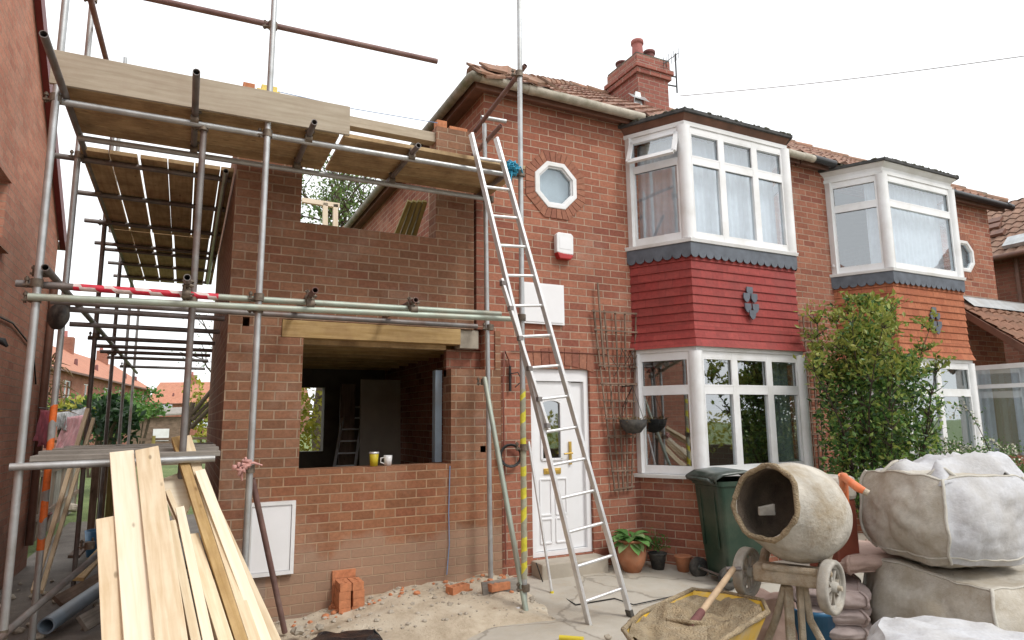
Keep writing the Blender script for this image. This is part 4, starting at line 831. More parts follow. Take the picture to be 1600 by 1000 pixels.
# ------------------------------------------------------------------ the scaffold (one clamped structure)
SC = thing('scaffold', 'tubular steel scaffold with clamps wrapped round the front and left of the extension', 'scaffold', (0, 5.1, 0))
RT = .0235
def T(nm, a, b, mat='galv', r=RT, lab=None): m_ = MB(); m_.tube(a, b, r, n=14, hollow=True); return m_.build(nm, mat, SC, label=lab)
coup = []
def CP(p, ax=(0, 0, 1)):
    m_ = MB(); p = V(p); ax = V(ax).normalized(); o = V((rnd.uniform(-.01, .01),)*3)
    m_.tube(p-ax*.028, p+ax*.028, .036, n=12); s = ax.cross(V((.3, .9, .2))).normalized()
    m_.beam(p+s*.02-ax*.012, p+s*.075-ax*.012, .035, .012, ax); m_.tube(p+s*.06-V((0, 0, 0))-ax*.03, p+s*.06+ax*.045, .009, n=6); m_.tube(p+s*.06+ax*.02, p+s*.06+ax*.035, .016, n=6)
    q = ax.cross(s); m_.tube(p-q*.045-ax*.01, p-q*.045+ax*.05, .009, n=6)
    m_.build('coupler', 'coupler', SC)
SX = -.915
T('standard', (SX+.01, 5.10, -.12), (SX, 5.08, 6.2)); T('standard', (.437, 5.10, -.1), (.456, 5.12, 6.3)); T('standard', (2.640, 5.10, -.02), (2.68, 5.12, 6.4), 'galv')
T('standard', (0.0, 5.17, -.1), (.004, 5.17, 3.82), 'galv_dark'); pz = at(757, 194, 'y', 5.8); T('standard', (2.65, 5.80, .12), pz, 'galv')
tops = [(6.22, 6.05), (8.3, 5.6), (10.3, 4.0), (12.35, 4.4), (14.4, 3.9)]
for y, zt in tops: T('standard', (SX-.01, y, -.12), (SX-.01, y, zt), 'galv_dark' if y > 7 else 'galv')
p = at(196, 90, 'y', 9.0); T('standard', (p.x, 9.0, 3.9), p, 'galv')
# ledgers along the front
T('ledger', (SX-.02, 5.14, 3.80), (2.66, 5.16, 3.845), 'galv'); T('ledger', (SX+.05, 5.74, 3.79), (2.58, 5.76, 3.81), 'galv')
T('ledger', (SX-.12, 5.15, 2.512), (-.72, 5.15, 2.512), 'galv_dark'); 
m_ = MB(); m_.tube((-.72, 5.15, 2.512), (.17, 5.15, 2.511), RT+.0015, n=14); m_.build('ledger', 'tape_red', SC, label='scaffold tube wound in red and white tape')
T('ledger', (.17, 5.15, 2.511), (2.47, 5.16, 2.53), 'galv_green'); T('ledger', (SX-.03, 5.05, 2.412), (2.56, 5.06, 2.475), 'galv_green')
T('ledger', (SX-.02, 5.74, 2.5), (2.5, 5.76, 2.50), 'galv_dark'); p0, p1 = at(15, 730, 'y', 5.06), at(336, 716, 'y', 5.06); T('ledger', p0, p1, 'galv')
T('guard_rail', (SX-.1, 5.16, 4.72), at(683, 96, 'y', 5.16), 'rust_tube')
# side ledgers and guard rail, running back
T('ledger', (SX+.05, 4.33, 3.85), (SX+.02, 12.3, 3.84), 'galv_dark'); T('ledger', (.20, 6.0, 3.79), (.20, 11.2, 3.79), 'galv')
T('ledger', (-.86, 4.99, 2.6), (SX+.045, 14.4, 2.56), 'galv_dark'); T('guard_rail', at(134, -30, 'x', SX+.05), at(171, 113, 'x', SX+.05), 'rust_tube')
# transoms that stick out of the front face
for x, y0, z, y1, mt in ((-.062, 4.46, 3.875, 5.95, 'galv_dark'), (.76, 4.87, 3.872, 5.95, 'galv_dark'), (1.62, 4.95, 3.875, 5.95, 'galv_dark'), (2.57, 5.0, 3.88, 5.95, 'galv_dark'),
                         (-.04, 4.88, 2.585, 5.9, 'galv_dark'), (.81, 4.86, 2.56, 5.95, 'rust_tube'), (1.63, 5.0, 2.57, 5.95, 'rust_tube')):
    T('transom', (x, y0, z), (x, y1, z), mt)
T('guard_rail', at(821, 102, 'y', 5.14), at(742, 205, 'x', 2.60), 'rust_tube'); T('transom', (2.70, 5.6, 4.55), (2.56, 6.0, 4.35), 'rust_tube')
pt0 = at(752, 183, 'y', 5.9); T('transom', pt0, pt0+V((.28, -.02, 0)), 'galv')
# transoms across the side
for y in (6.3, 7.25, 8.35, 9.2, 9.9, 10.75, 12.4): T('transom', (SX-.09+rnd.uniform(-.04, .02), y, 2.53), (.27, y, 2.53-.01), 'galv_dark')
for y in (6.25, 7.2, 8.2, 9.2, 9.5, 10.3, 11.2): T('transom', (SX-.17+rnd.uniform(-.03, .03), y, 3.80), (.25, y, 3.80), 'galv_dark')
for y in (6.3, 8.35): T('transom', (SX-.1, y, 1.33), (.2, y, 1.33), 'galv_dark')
# braces
T('brace', at(757, 590, 'y', 5.72), (2.63, 5.04, -.01), 'galv_green'); p = at(-10, 1005, 'y', 5.0); T('brace', p, at(172, 850, 'y', 6.6), 'galv_dark')
# taped sleeves on standards
q0, q1 = at(819, 905, 'y', 5.085), at(818, 608, 'y', 5.085); m_ = MB(); m_.tube((2.6415, 5.10, q0.z), (2.6515, 5.103, q1.z), RT+.002, n=14); m_.build('taped_sleeve', 'tape_yellow', SC, label='yellow tape spiralled round the tube')
q0, q1 = at(64, 860, 'y', 6.2), at(88, 632, 'y', 6.2); m_ = MB(); m_.tube((SX-.01, 6.22, q0.z), (SX-.01, 6.22, q1.z), RT+.002, n=14); m_.build('taped_sleeve', 'tape_orange', SC, label='orange tape wound round the tube')
# couplers where tubes meet
for x, y, z in ((SX, 5.1, 3.80), (SX, 5.1, 4.72), (SX, 5.1, 2.512), (SX, 5.1, 2.412), (SX+.02, 5.16, 2.6), (.45, 5.12, 3.82), (.45, 5.13, 4.74), (.444, 5.1, 2.52), (.444, 5.1, 2.43), (.44, 5.1, 4.02), (.437, 5.1, 1.27), (2.66, 5.1, 3.85), (2.65, 5.1, 2.50), (2.65, 5.78, 2.5),
                (2.65, 5.76, 3.81), (0.0, 5.16, 2.47), (0, 5.16, 3.8), (SX, 6.22, 2.53), (SX, 6.22, 3.82), (SX, 6.22, 1.33), (SX, 8.3, 2.55), (SX, 8.3, 3.82), (SX, 10.3, 2.55), (SX, 12.35, 2.55), (2.646, 5.09, .2), (2.65, 5.09, 1.36), (2.66, 5.11, 4.85), (SX-.01, 6.22, 5.25)):
    CP((x, y, z))
for x, y, z in ((-.062, 5.14, 3.84), (.76, 5.14, 3.845), (1.62, 5.15, 3.85), (2.57, 5.15, 3.86), (-.062, 5.74, 3.84), (.76, 5.74, 3.84), (1.62, 5.75, 3.845), (2.57, 5.75, 3.85), (.81, 5.15, 2.54), (1.63, 5.15, 2.545), (-.04, 5.15, 2.55), (-.04, 5.06, 2.5), (.81, 5.06, 2.49), (1.63, 5.06, 2.50), (SX+.04, 6.3, 3.82), (SX+.04, 7.2, 3.82), (SX+.04, 8.2, 3.82)):
    CP((x, y, z), (1, 0, 0))
q = at(757, 597, 'y', 5.74); CP(q); CP((SX, 5.1, .35)); CP(at(140, 852, 'y', 6.3)); 
# boards
ORD = ['first', 'second', 'third', 'fourth', 'fifth', 'sixth']
def board(a, b, w, t, mat, lab, grp, up=(0, 0, 1)):
    m_ = MB(); m_.beam(a, b, w, t, up); return tag(m_.build('scaffold_board', mat, None, a, bev=.003), lab, 'board', grp)
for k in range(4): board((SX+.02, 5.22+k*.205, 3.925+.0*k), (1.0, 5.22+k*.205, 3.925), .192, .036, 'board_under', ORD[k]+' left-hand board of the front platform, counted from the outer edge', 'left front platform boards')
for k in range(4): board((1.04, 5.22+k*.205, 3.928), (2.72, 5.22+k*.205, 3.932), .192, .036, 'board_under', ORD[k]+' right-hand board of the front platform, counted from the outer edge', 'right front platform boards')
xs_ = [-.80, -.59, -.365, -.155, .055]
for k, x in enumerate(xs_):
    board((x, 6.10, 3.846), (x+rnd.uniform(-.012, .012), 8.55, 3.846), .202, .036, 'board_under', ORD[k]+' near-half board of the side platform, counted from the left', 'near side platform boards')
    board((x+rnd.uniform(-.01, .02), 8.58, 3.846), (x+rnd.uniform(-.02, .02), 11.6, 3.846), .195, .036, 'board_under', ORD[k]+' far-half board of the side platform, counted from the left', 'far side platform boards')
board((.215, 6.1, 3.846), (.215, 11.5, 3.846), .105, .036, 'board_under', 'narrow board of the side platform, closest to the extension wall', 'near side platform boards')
for k in range(6): board((-.86, 5.2+k*.26, 1.385+.02*(k % 2)), (.24, 5.2+k*.26, 1.385+.02*(k % 2)), .21, .036, 'grey_wood', ORD[k]+' grey board of the low side walkway, counted from the front tube', 'low walkway boards')
m_ = MB(); m_.beam((SX-.04, 5.075, 4.012), (1.07, 5.075, 4.03), .026, .245, (0, 0, 1)); tag(m_.build('toe_board', 'toe_ply', None, (0, 5.075, 3.9), bev=.002), 'long pale toe board on edge along the front of the scaffold platform', 'board')
m_ = MB(); m_.beam((1.08, 5.95, 4.06), (2.60, 5.95, 4.10), .04, .09, (0, 0, 1)) if False else None
# rope and rag
rp = MB(); c0 = at(800, 262, 'y', 5.03)
for k in range(14):
    a = rnd.uniform(0, 6.28); rr = rnd.uniform(.03, .06); t_ = V((rnd.uniform(-1, 1), rnd.uniform(-1, 1), rnd.uniform(-1, 1))).normalized(); u = t_.cross(V((0, 0, 1))).normalized(); w_ = t_.cross(u)
    rp.path([c0+V((rnd.uniform(-.02, .03), 0, rnd.uniform(-.02, .02)))+u*rr*math.cos(i*.63)+w_*rr*math.sin(i*.63) for i in range(11)], .0065, 6)
rp.path([c0, c0+V((-.02, -.03, -.08)), c0+V((-.035, -.03, -.17))], .007, 6); rp.path([c0, c0+V((.1, .02, .03)), c0+V((.13, .04, -.02))], .007, 6)
tag(rp.build('rope', 'rope_blue', None, c0), 'knotted bright blue rope tying the ladder top to the scaffold', 'rope')
rg = MB(); c0 = at(377, 726, 'y', 5.06)
for k in range(9):
    a = k*.7; p = c0+V((.03*math.cos(a), -.02+.01*math.sin(a), .03*math.sin(a*1.3))); rg.path([p, p+V((rnd.uniform(-.04, .05), -.02, rnd.uniform(-.03, .03))), p+V((rnd.uniform(-.03, .03), .0, rnd.uniform(-.05, .02)))], [.014, .02, .01], 7)
rg.path([c0, c0+V((.0, -.01, -.05)), c0+V((.01, -.01, -.11))], [.02, .015, .006], 7); rg.path([c0, c0+V((.08, -.01, .01)), c0+V((.14, 0, -.01))], [.012, .01, .005], 7)
tag(rg.build('rag', 'rag_pink', None, c0, smooth_all=True), 'faded pink rag knotted round a scaffold tube beside the meter box', 'rag')
# float lamp / dark disc hung on the left post
fl = MB(); c0 = at(93, 494, 'y', 6.1); fl.lathe([(0, -.05), (.06, -.045), (.105, -.015), (.11, .02), (.08, .05), (0, .055)], c0, V((-.75, -.55, .05)), n=22); tag(fl.build('satellite_dish', 'rubber', None, c0, smooth_all=True), 'small dark round dish fixed behind the left scaffold post', 'dish')
# ------------------------------------------------------------------ ladder
LD = thing('ladder', 'tall aluminium extension ladder leaning on the scaffold platform in front of the white door', 'ladder', (3.2, 4.6, 0))
br_, tr_ = V((3.363, 4.612, 0)), at(775, 216, 'y', 5.04); bl_, tl_ = V((2.965, 4.60, -.06)), at(736, 209, 'y', 5.04)
nrm = (tr_-br_).cross(bl_-br_).normalized(); nrm = -nrm if nrm.y > 0 else nrm
for a, b in ((br_, tr_), (bl_, tl_)): m_ = MB(); m_.beam(a, b, .026, .06, nrm); m_.build('stile', 'alu', LD, bev=.003)
for k in range(15):
    s = (.22+k*.268)/4.2; m_ = MB(); m_.tube(bl_.lerp(tl_, s), br_.lerp(tr_, s), .0135, n=10); m_.build('rung', 'alu', LD)
for a in (br_, bl_): m_ = MB(); d_ = (tr_-br_).normalized(); m_.beam(a-d_*.02, a+d_*.05, .034, .07, nrm); m_.build('foot', 'rubber', LD, bev=.004)
f0, f1 = at(783, 436, 'y', 4.86), at(857, 672, 'y', 4.72); m_ = MB(); m_.beam(f0, f1, .024, .05, nrm); fs_ = m_.build('stile', 'alu', LD, bev=.003, label='shorter second stile of the sliding section')
for s in (.03, .2, .4, .6, .8, .97): m_ = MB(); p = f0.lerp(f1, s); m_.box(p-V((.02, .03, .02)), p+V((.02, .02, .02))); m_.build('bracket', 'galv_dark', fs_, bev=.004)
pp = thing('prop_pole', 'thin metal pole with a yellow foot standing just left of the front door', 'pole', (3.1, 5.4, 0)); a, b = at(863, 930, 'z', .01), at(826, 690, 'y', 5.7)
m_ = MB(); m_.tube(a, b, .013, n=10); m_.build('tube', 'alu', pp); m_ = MB(); m_.tube(a-(b-a)*.0, a+(b-a)*.025, .018, n=10); m_.build('foot', 'cup_yellow', pp)
a, b = at(445, 988, 'z', -.03), at(394, 748, 'y', 5.3); m_ = MB(); m_.tube(a, b, .022, n=12, hollow=True); tag(m_.build('loose_tube', 'rust_tube', None, a), 'rusty brown tube leaning across the white meter box', 'tube')
m_ = MB(); m_.path([at(838, 880, 'y', 5.6), at(850, 915, 'z', .01), at(900, 945, 'z', .008), at(960, 935, 'z', .008), at(990, 945, 'z', .008), at(1060, 930, 'z', .008)], .006, 6); tag(m_.build('power_lead', 'cable_black', None, at(900, 945, 'z', 0)), 'dark cable lying on the concrete past the ladder foot', 'cable')
def vd(px, py, d): return CAM + (Fw*FPX + Rt*(px-800) + Up*(500-py))*(d/FPX)      # point at depth d along the view
VR = V((math.cos(YAW), -math.sin(YAW), 0)); VF = V((math.sin(YAW), math.cos(YAW), 0)); ZZ = V((0, 0, 1))
# ------------------------------------------------------------------ house on the left
HL = thing('brick_house', 'tall brick gable end with red barge board at the far left of the scaffold', 'house', (-1.6, 6, 0)); LX = -1.62
m_ = MB(); m_.panel(-10.05, -1.0, -.3, 4.0, [(-7.36, -6.25, 3.27, 3.87)], lambda u, v, t: V((LX-t, -u, v)), .22)
sl_ = .736; m_.extr([V((LX, 10.05, 4.0)), V((LX, 4.6, 4.0+5.45*sl_)), V((LX, 1.0, 4.0+1.85*sl_)), V((LX, 1.0, 4.0))], (-.22, 0, 0)); m_.build('gable_wall', 'brick_side', HL)
m_ = MB(); m_.beam((LX+.04, 10.22, 3.96), (LX+.04, 4.6, 4.10+5.45*sl_), .06, .17, (0, sl_, 1)); m_.build('barge_board', 'barge_red', HL)
m_ = MB(); m_.beam((LX-.9, 10.3, 4.06), (LX-.9, 4.55, 4.24+5.5*sl_), 1.75, .05, (0, sl_, 1)); m_.build('roof', 'roof_tiles_brown', HL)
m_ = MB(); m_.path([(LX+.10, 10.2, 3.95), (LX-2, 10.2, 3.95)], .06, 12); m_.build('gutter', 'gutter_cream', HL)
m_ = MB(); m_.panel(6.26, 7.35, 3.28, 3.86, [(6.33, 7.28, 3.34, 3.80)], lambda u, v, t: V((LX-.06-t, 13.61-u, v)), .05); wl_ = m_.build('window', 'white_upvc', HL)
m_ = MB(); m_.box((LX-.10, 6.32, 3.33), (LX-.095, 7.29, 3.81)); m_.build('pane', 'glass_low', wl_)
m_ = MB(); m_.box((LX-.05, 6.18, 3.19), (LX+.05, 7.43, 3.265)); m_.box((LX-.003, 6.2, 3.873), (LX+.02, 7.42, 3.95)); m_.build('window_sill', 'brick_side', wl_)
m_ = MB(); m_.box((LX-4, 9.8, -.2), (LX-.23, 10.0, 3.95)); m_.build('back_wall', 'brick_dark', HL)
m_ = MB(); m_.path([at(-15, 488, 'x', LX+.015), at(20, 505, 'x', LX+.015), at(52, 545, 'x', LX+.015), at(56, 600, 'x', LX+.015)], .009, 6); tag(m_.build('wall_cable', 'cable_black', None, at(20, 505, 'x', LX)), 'dark cable sagging across the left gable end wall', 'cable')
m_ = MB(); q = at(4, 533, 'x', LX+.06); m_.path([q+V((-.06, 0, .02)), q, q+V((.04, .0, -.05))], [.02, .035, .012], 8); tag(m_.build('wall_lamp', 'cable_black', None, q), 'small dark lamp fixing at the left edge of the gable end wall', 'lamp')
m_ = MB(); m_.path([at(66, 640, 'x', LX+.05)+V((0, .0, 1.6)), at(66, 640, 'x', LX+.05)+V((0, 0, -1.6))], .045, 10); m_.build('drainpipe', 'brown_paint', HL)
# ------------------------------------------------------------------ lean-to porch and far-right house
PO = thing('porch', 'glazed lean-to porch with brown tiles at the right edge, beside the orange bay', 'porch', (11.5, 5.5, 0))
m_ = MB(); slope(m_, (10.72, 4.75, 2.33), (13.6, 4.75, 2.33), (10.72, 5.99, 3.38), (13.6, 5.99, 3.38), seed=3); m_.build('roof', 'porch_tiles', PO)
m_ = MB(); m_.beam((10.70, 4.72, 2.27), (10.70, 5.99, 3.345), .03, .09, (0, -.6, .8)); m_.beam((10.735, 4.74, 2.24), (10.735, 5.99, 3.30), .03, .05, (0, -.6, .8)); m_.build('barge_board', 'brown_paint', PO)
m_ = MB(); m_.extr([V((11.1, 5.985, 3.30)), V((13.4, 5.985, 3.30)), V((13.4, 5.985, 3.50)), V((11.1, 5.985, 3.50))], (0, -.012, 0)); m_.add([(11.1, 5.98, 3.49), (13.4, 5.98, 3.49), (13.4, 5.8, 3.30), (11.1, 5.8, 3.30)], [(3, 2, 1, 0)]); m_.build('flashing', 'galv', PO)
m_ = MB(); m_.panel(4.8, 5.98, .86, 2.33, [(4.88, 5.90, .93, 1.98), (4.88, 5.90, 2.04, 2.26)], lambda u, v, t: V((10.72+t, 10.78-u, v)), .06); ps = m_.build('side_screen', 'white_upvc', PO, bev=.004)
m_ = MB(); m_.box((10.745, 4.88, .93), (10.75, 5.9, 2.26)); m_.build('pane', 'glass_up', ps)
m_ = MB(); curtain(m_, [(10.86, 5.9), (10.86, 5.55)], .9, 2.28, .02, .1, 3); curtain(m_, [(10.86, 5.3), (10.86, 4.85)], .9, 2.28, .02, .1, 3); m_.build('curtain', 'net_curtain', ps)
m_ = MB(); m_.box((10.95, 4.85, .86), (10.98, 5.98, 2.32)); m_.build('inner_wall', 'cream_wall', PO)
m_ = MB(); m_.panel(4.8, 5.98, -.1, .855, [], lambda u, v, t: V((10.70+t, 10.78-u, v)), .1); m_.panel(10.81, 13.5, -.1, .86, [], lambda u, v, t: V((u, 4.8+t, v)), .1); m_.build('base_wall', 'brick_main', PO)
m_ = MB(); m_.panel(10.81, 13.5, .865, 2.3, [(10.9, 12.1, .95, 2.2), (12.2, 13.4, .95, 2.2)], lambda u, v, t: V((u, 4.82+t, v)), .06); m_.build('front_screen', 'white_upvc', PO)
m_ = MB(); m_.box((13.42, 4.9, -.1), (13.5, 5.98, 2.32)); m_.build('end_wall', 'brick_dark', PO)
m_ = MB(); m_.box((10.52, 5.15, .86), (10.69, 5.3, 1.02)); m_.box((10.545, 5.17, -.05), (10.665, 5.28, .86)); tag(m_.build('gate_pier', 'brick_main', None, (10.6, 5.2, 0), bev=.008), 'small brick pier in front of the porch screen behind the white blossom', 'pier')
HR = thing('brick_house', 'distant house with brown tiled roof and small skylight at the far right edge', 'house', (16, 8, 0))
m_ = MB(); m_.box((16.1, 2, -.2), (19.5, 14, 5.05)); m_.build('wall', 'brick_dark', HR)
m_ = MB(); slope(m_, (15.78, 14.3, 5.02), (15.78, 1.8, 5.02), (17.8, 14.3, 6.72), (17.8, 1.8, 6.72), row=.24, seed=9); slope(m_, (19.82, 1.8, 5.02), (19.82, 14.3, 5.02), (17.8, 1.8, 6.72), (17.8, 14.3, 6.72), row=.24, seed=5); [m_.extr([V((16.1, y_, 5.0)), V((19.5, y_, 5.0)), V((17.8, y_, 6.62))], (0, .2, 0)) for y_ in (2.0, 13.8)]; m_.build('roof', 'roof_tiles_brown', HR)
m_ = MB(); m_.path([(15.72, 14.3, 4.99), (15.72, 1.8, 4.99)], .06, 10); m_.path([(16.04, 7.45, 4.95), (16.04, 7.45, .1)], .045, 8); m_.build('gutter', 'brown_paint', HR)
def on_hr(px, py):
    d = (Fw*FPX+Rt*(px-800)+Up*(500-py)); k = 1.70/2.02; t_ = (5.06+k*(0-15.78)-EYE)/(d.z-k*d.x); return CAM+d*t_
m_ = MB(); c = on_hr(1592, 378); e, f = V((0, 1, 0)), V((2.02, 0, 1.70)).normalized(); m_.extr([c-e*.28-f*.2, c+e*.24-f*.2, c+e*.24+f*.18, c-e*.28+f*.18][::-1], V((-.65, 0, .76))*.09); m_.build('skylight', 'galv', HR)
for qx, qy in ((1556, 347), (1560, 366), (1554, 356)):
    m_ = MB(); c = on_hr(qx, qy); m_.extr([c-e*.14-f*.10, c+e*.14-f*.10, c+e*.14+f*.10, c-e*.14+f*.10][::-1], V((-.65, 0, .76))*.07); m_.build('roof_vent', 'brown_paint', HR)
# ------------------------------------------------------------------ background street and gardens on the left
def terrace_unit(p, q, depth, ze, zr, lab, mirror=1, chim=.5, grp='brick houses beyond the back gardens'):
    p, q = V((*p, 0)), V((*q, 0)); d = (q-p); L = d.length; d.normalize(); nn = V((d.y, -d.x, 0))
    t_ = thing('terraced_house', lab, 'house', p, grp); f = lambda u, z, o: p+d*u+ZZ*z-nn*o
    m_ = MB(); m_.panel(0, L-.02, -.3, ze, [(L*.16, L*.36, .95, 2.1), (L*.6, L*.85, .95, 2.1), (L*.16, L*.34, 3.2, 4.3), (L*.62, L*.82, 3.2, 4.3)], lambda u, v, t: f(u, v, t), .25)
    for a in (0, L-.27): m_.extr([f(a, -.3, .26), f(a+.25, -.3, .26), f(a+.25, ze, .26), f(a, ze, .26)][::-1], -nn*(depth-.3))
    w_ = m_.build('wall', 'brick_far', t_)
    for a, b_, z0, z1 in ((L*.16, L*.36, .95, 2.1), (L*.6, L*.85, .95, 2.1), (L*.16, L*.34, 3.2, 4.3), (L*.62, L*.82, 3.2, 4.3)):
        m_ = MB(); m_.panel(a+.01, b_-.01, z0+.01, z1-.01, [(a+.08, (a+b_)/2-.04, z0+.08, z1-.08), ((a+b_)/2+.04, b_-.08, z0+.08, z1-.08)], lambda u, v, t: f(u, v, .08+t), .06); ww = m_.build('window', 'white_upvc', t_)
        m_ = MB(); m_.extr([f(a+.02, z0+.02, .12), f(b_-.02, z0+.02, .12), f(b_-.02, z1-.02, .12), f(a+.02, z1-.02, .12)], -nn*.01); m_.build('pane', 'glass_low', ww)
    m_ = MB(); R_ = []; a, b_, c, e = f(-.0, ze-.05, -.35), f(L, ze-.05, -.35), f(L, zr, depth/2), f(0, zr, depth/2); m_.extr([a, b_, c, e], ZZ*-.08); a2, b2 = f(0, ze-.05, depth+.35), f(L, ze-.05, depth+.35); m_.extr([b2, a2, e, c], ZZ*-.08)
    for g_ in (0.0, L): m_.extr([f(g_, ze-.1, 0), f(g_, zr-.15, depth/2), f(g_, ze-.1, depth)], d*(-.1 if g_ else .1))
    ro = m_.build('roof', 'roof_tiles_far', t_)
    m_ = MB(); m_.beam(f(0, ze-.08, -.4), f(L, ze-.08, -.4), .1, .12); m_.build('gutter', 'brown_paint', t_)
    m_ = MB(); c0 = f(L*chim, 0, depth/2); o = .45; m_.box((c0.x-o, c0.y-o, zr-.6), (c0.x+o, c0.y+o, zr+1.0)); cs = m_.build('chimney', 'brick_far', ro)
    m_ = MB(); m_.lathe([(.16, zr+1.0), (.13, zr+1.5), (0, zr+1.5)], (c0.x-.15, c0.y, 0), n=10); m_.build('chimney_pot', 'pot_pink', ro)
    for k, u in enumerate((.3, .75)): m_ = MB(); c1 = f(L*u, ze+(zr-ze)*.35, -.35+(depth/2+.35)*.35); m_.lathe([(.12, -.1), (.1, .35), (0, .4)], c1, n=8); m_.build('roof_vent', 'pot_dark', ro)
pa, pb = V((-8.2, 37)), V((-3.2, 74)); labs = ['nearest orange-roofed terraced house, partly behind the left gable end', 'second orange-roofed terraced house from the left gable end', 'third orange-roofed terraced house from the left gable end', 'farthest house of the orange-roofed terrace, at its right end']
for k in range(4): a = pa.lerp(pb, k/4); b_ = pa.lerp(pb, (k+1)/4); terrace_unit((a.x, a.y), (b_.x, b_.y), 6.5, 4.85, 7.2, labs[k], chim=(.35, .5, .4, .5)[k])
pa, pb = V((-4.8, 103)), V((14, 95)); 
for k, lb in enumerate(('left one of the two far pink-roofed houses closing the view', 'right one of the two far pink-roofed houses, mostly behind the scaffold post')): a = pa.lerp(pb, k/2); b_ = pa.lerp(pb, (k+1)/2); terrace_unit((a.x, a.y), (b_.x, b_.y), 7, 4.3, 7.4, lb, chim=.45)
def bush(name, lab, c, rad, n_, mat, size, group=None, trunk=True):
    t_ = thing(name, lab, 'bush' if 'bush' in name or 'shrub' in name else 'tree', (c[0], c[1], -.15), group); m_ = MB(); pts = []
    cl = [(V((rnd.gauss(0, .42), rnd.gauss(0, .42), rnd.gauss(0, .4))), rnd.uniform(.25, .55)) for _ in range(14)]
    while len(pts) < n_:
        k, s_ = rnd.choice(cl); p = V((rnd.gauss(0, 1), rnd.gauss(0, 1), rnd.gauss(0, 1))).normalized()*s_*rnd.uniform(.6, 1.05)+k
        pts.append(V((c[0]+p.x*rad[0], c[1]+p.y*rad[1], c[2]+p.z*rad[2])))
    leaves(m_, pts, size, .6); m_.build('foliage', mat, t_)
    m_ = MB()
    for k in range(5): a = rnd.uniform(0, 6.28); m_.path([(c[0]+.1*math.cos(a), c[1]+.1*math.sin(a), -.16), (c[0]+rad[0]*.3*math.cos(a), c[1]+rad[1]*.3*math.sin(a), c[2]-rad[2]*.4), (c[0]+rad[0]*.6*math.cos(a), c[1]+rad[1]*.6*math.sin(a), c[2]+rad[2]*.2)], [.05, .03, .01], 6)
    m_.build('stem', 'bark', t_)
for px, py, d, rx, rz, mt, lb in ((110, 652, 17, 1.0, .5, 'leaf_yellow', 'yellow-green bush behind the pink washing'), (150, 640, 22, 1.5, .65, 'leaf_hedge', 'mid green bush left of the middle scaffold poles'), (185, 634, 26, 1.6, .85, 'leaf_hedge', 'tallest rounded green bush in the back gardens'), (218, 646, 30, 1.5, .6, 'leaf_hedge', 'dark green bush at the right end of the garden bushes'),
                                  (322, 640, 26, .7, 1.0, 'leaf_yellow', 'narrow yellow-green conifer bush against the extension corner'), (165, 655, 16, 1.0, .6, 'leaf_dark', 'low dark bush in front of the rounded green bush')):
    q = vd(px, py, d); bush('garden_bush', lb, (q.x, q.y, q.z), (rx, rx, rz), 900, mt, .2)
q = vd(250, 652, 42); SH = thing('garden_shed', 'dark wooden garden shed with low grey roof beyond the lawn', 'shed', (q.x, q.y, -.16))
m_ = MB(); m_.box((q.x-1.6, q.y-1, -.16), (q.x+1.6, q.y+1, 2.0)); m_.build('wall', 'old_wood', SH)
m_ = MB(); m_.extr([V((q.x-1.9, q.y-1.3, 1.95)), V((q.x+1.9, q.y-1.3, 2.15)), V((q.x+1.9, q.y+1.3, 2.6)), V((q.x-1.9, q.y+1.3, 2.4))], (0, 0, .1)); m_.build('roof', 'grey_wood', SH)
m_ = MB(); m_.box((q.x-.3, q.y-1.05, .5), (q.x+.6, q.y-1.0, 1.25)); m_.build('window', 'white_upvc', SH)
FE = thing('garden_fence', 'low wooden post and rail fence across the back lawn', 'fence', (-1, 20, -.16)); 
for k in range(7): x = -3.6+k*.95; m_ = MB(); m_.beam((x, 21+.1*k, -.16), (x, 21+.1*k, 1.25), .09, .09, (0, 1, 0)); m_.build('post', 'treated', FE)
for z in (.45, .8, 1.15): m_ = MB(); m_.beam((-3.8, 21, z), (2.3, 21.6, z), .02, .07); m_.build('rail', 'old_wood', FE)
FW = thing('board_fence', 'weathered vertical board fence beside the path beyond the left gable wall', 'fence', (-1.3, 12, -.16))
for k in range(16): y = 11.6+k*.33; m_ = MB(); m_.beam((-1.95, y, -.16), (-1.95+.04*rnd.random(), y, 1.1+rnd.uniform(-.08, .05)), .28, .025, (1, 0, 0)); m_.build('board', 'grey_wood' if k % 3 else 'old_wood', FW)
for z in (.2, .85): m_ = MB(); m_.beam((-1.92, 11.5, z), (-1.92, 16.8, z), .04, .08); m_.build('rail', 'old_wood', FW)
# cordyline-like dry climber by the gable corner
m_ = MB(); m2 = MB()
for k in range(70):
    c0 = vd(rnd.gauss(78, 10), rnd.uniform(560, 648), 11.5); a = V((rnd.gauss(0, 1), rnd.gauss(0, 1), rnd.gauss(.3, .8))).normalized(); L = rnd.uniform(.2, .5)
    m_.path([c0, c0+a*L*.5, c0+a*L-V((0, 0, L*.25))], [.008, .012, .002], 5)
CD = thing('dry_climber', 'straggly brown climber sprawling at the corner of the left gable wall', 'plant', vd(78, 660, 11.5)); m_.build('stem', 'leaf_dry', CD)
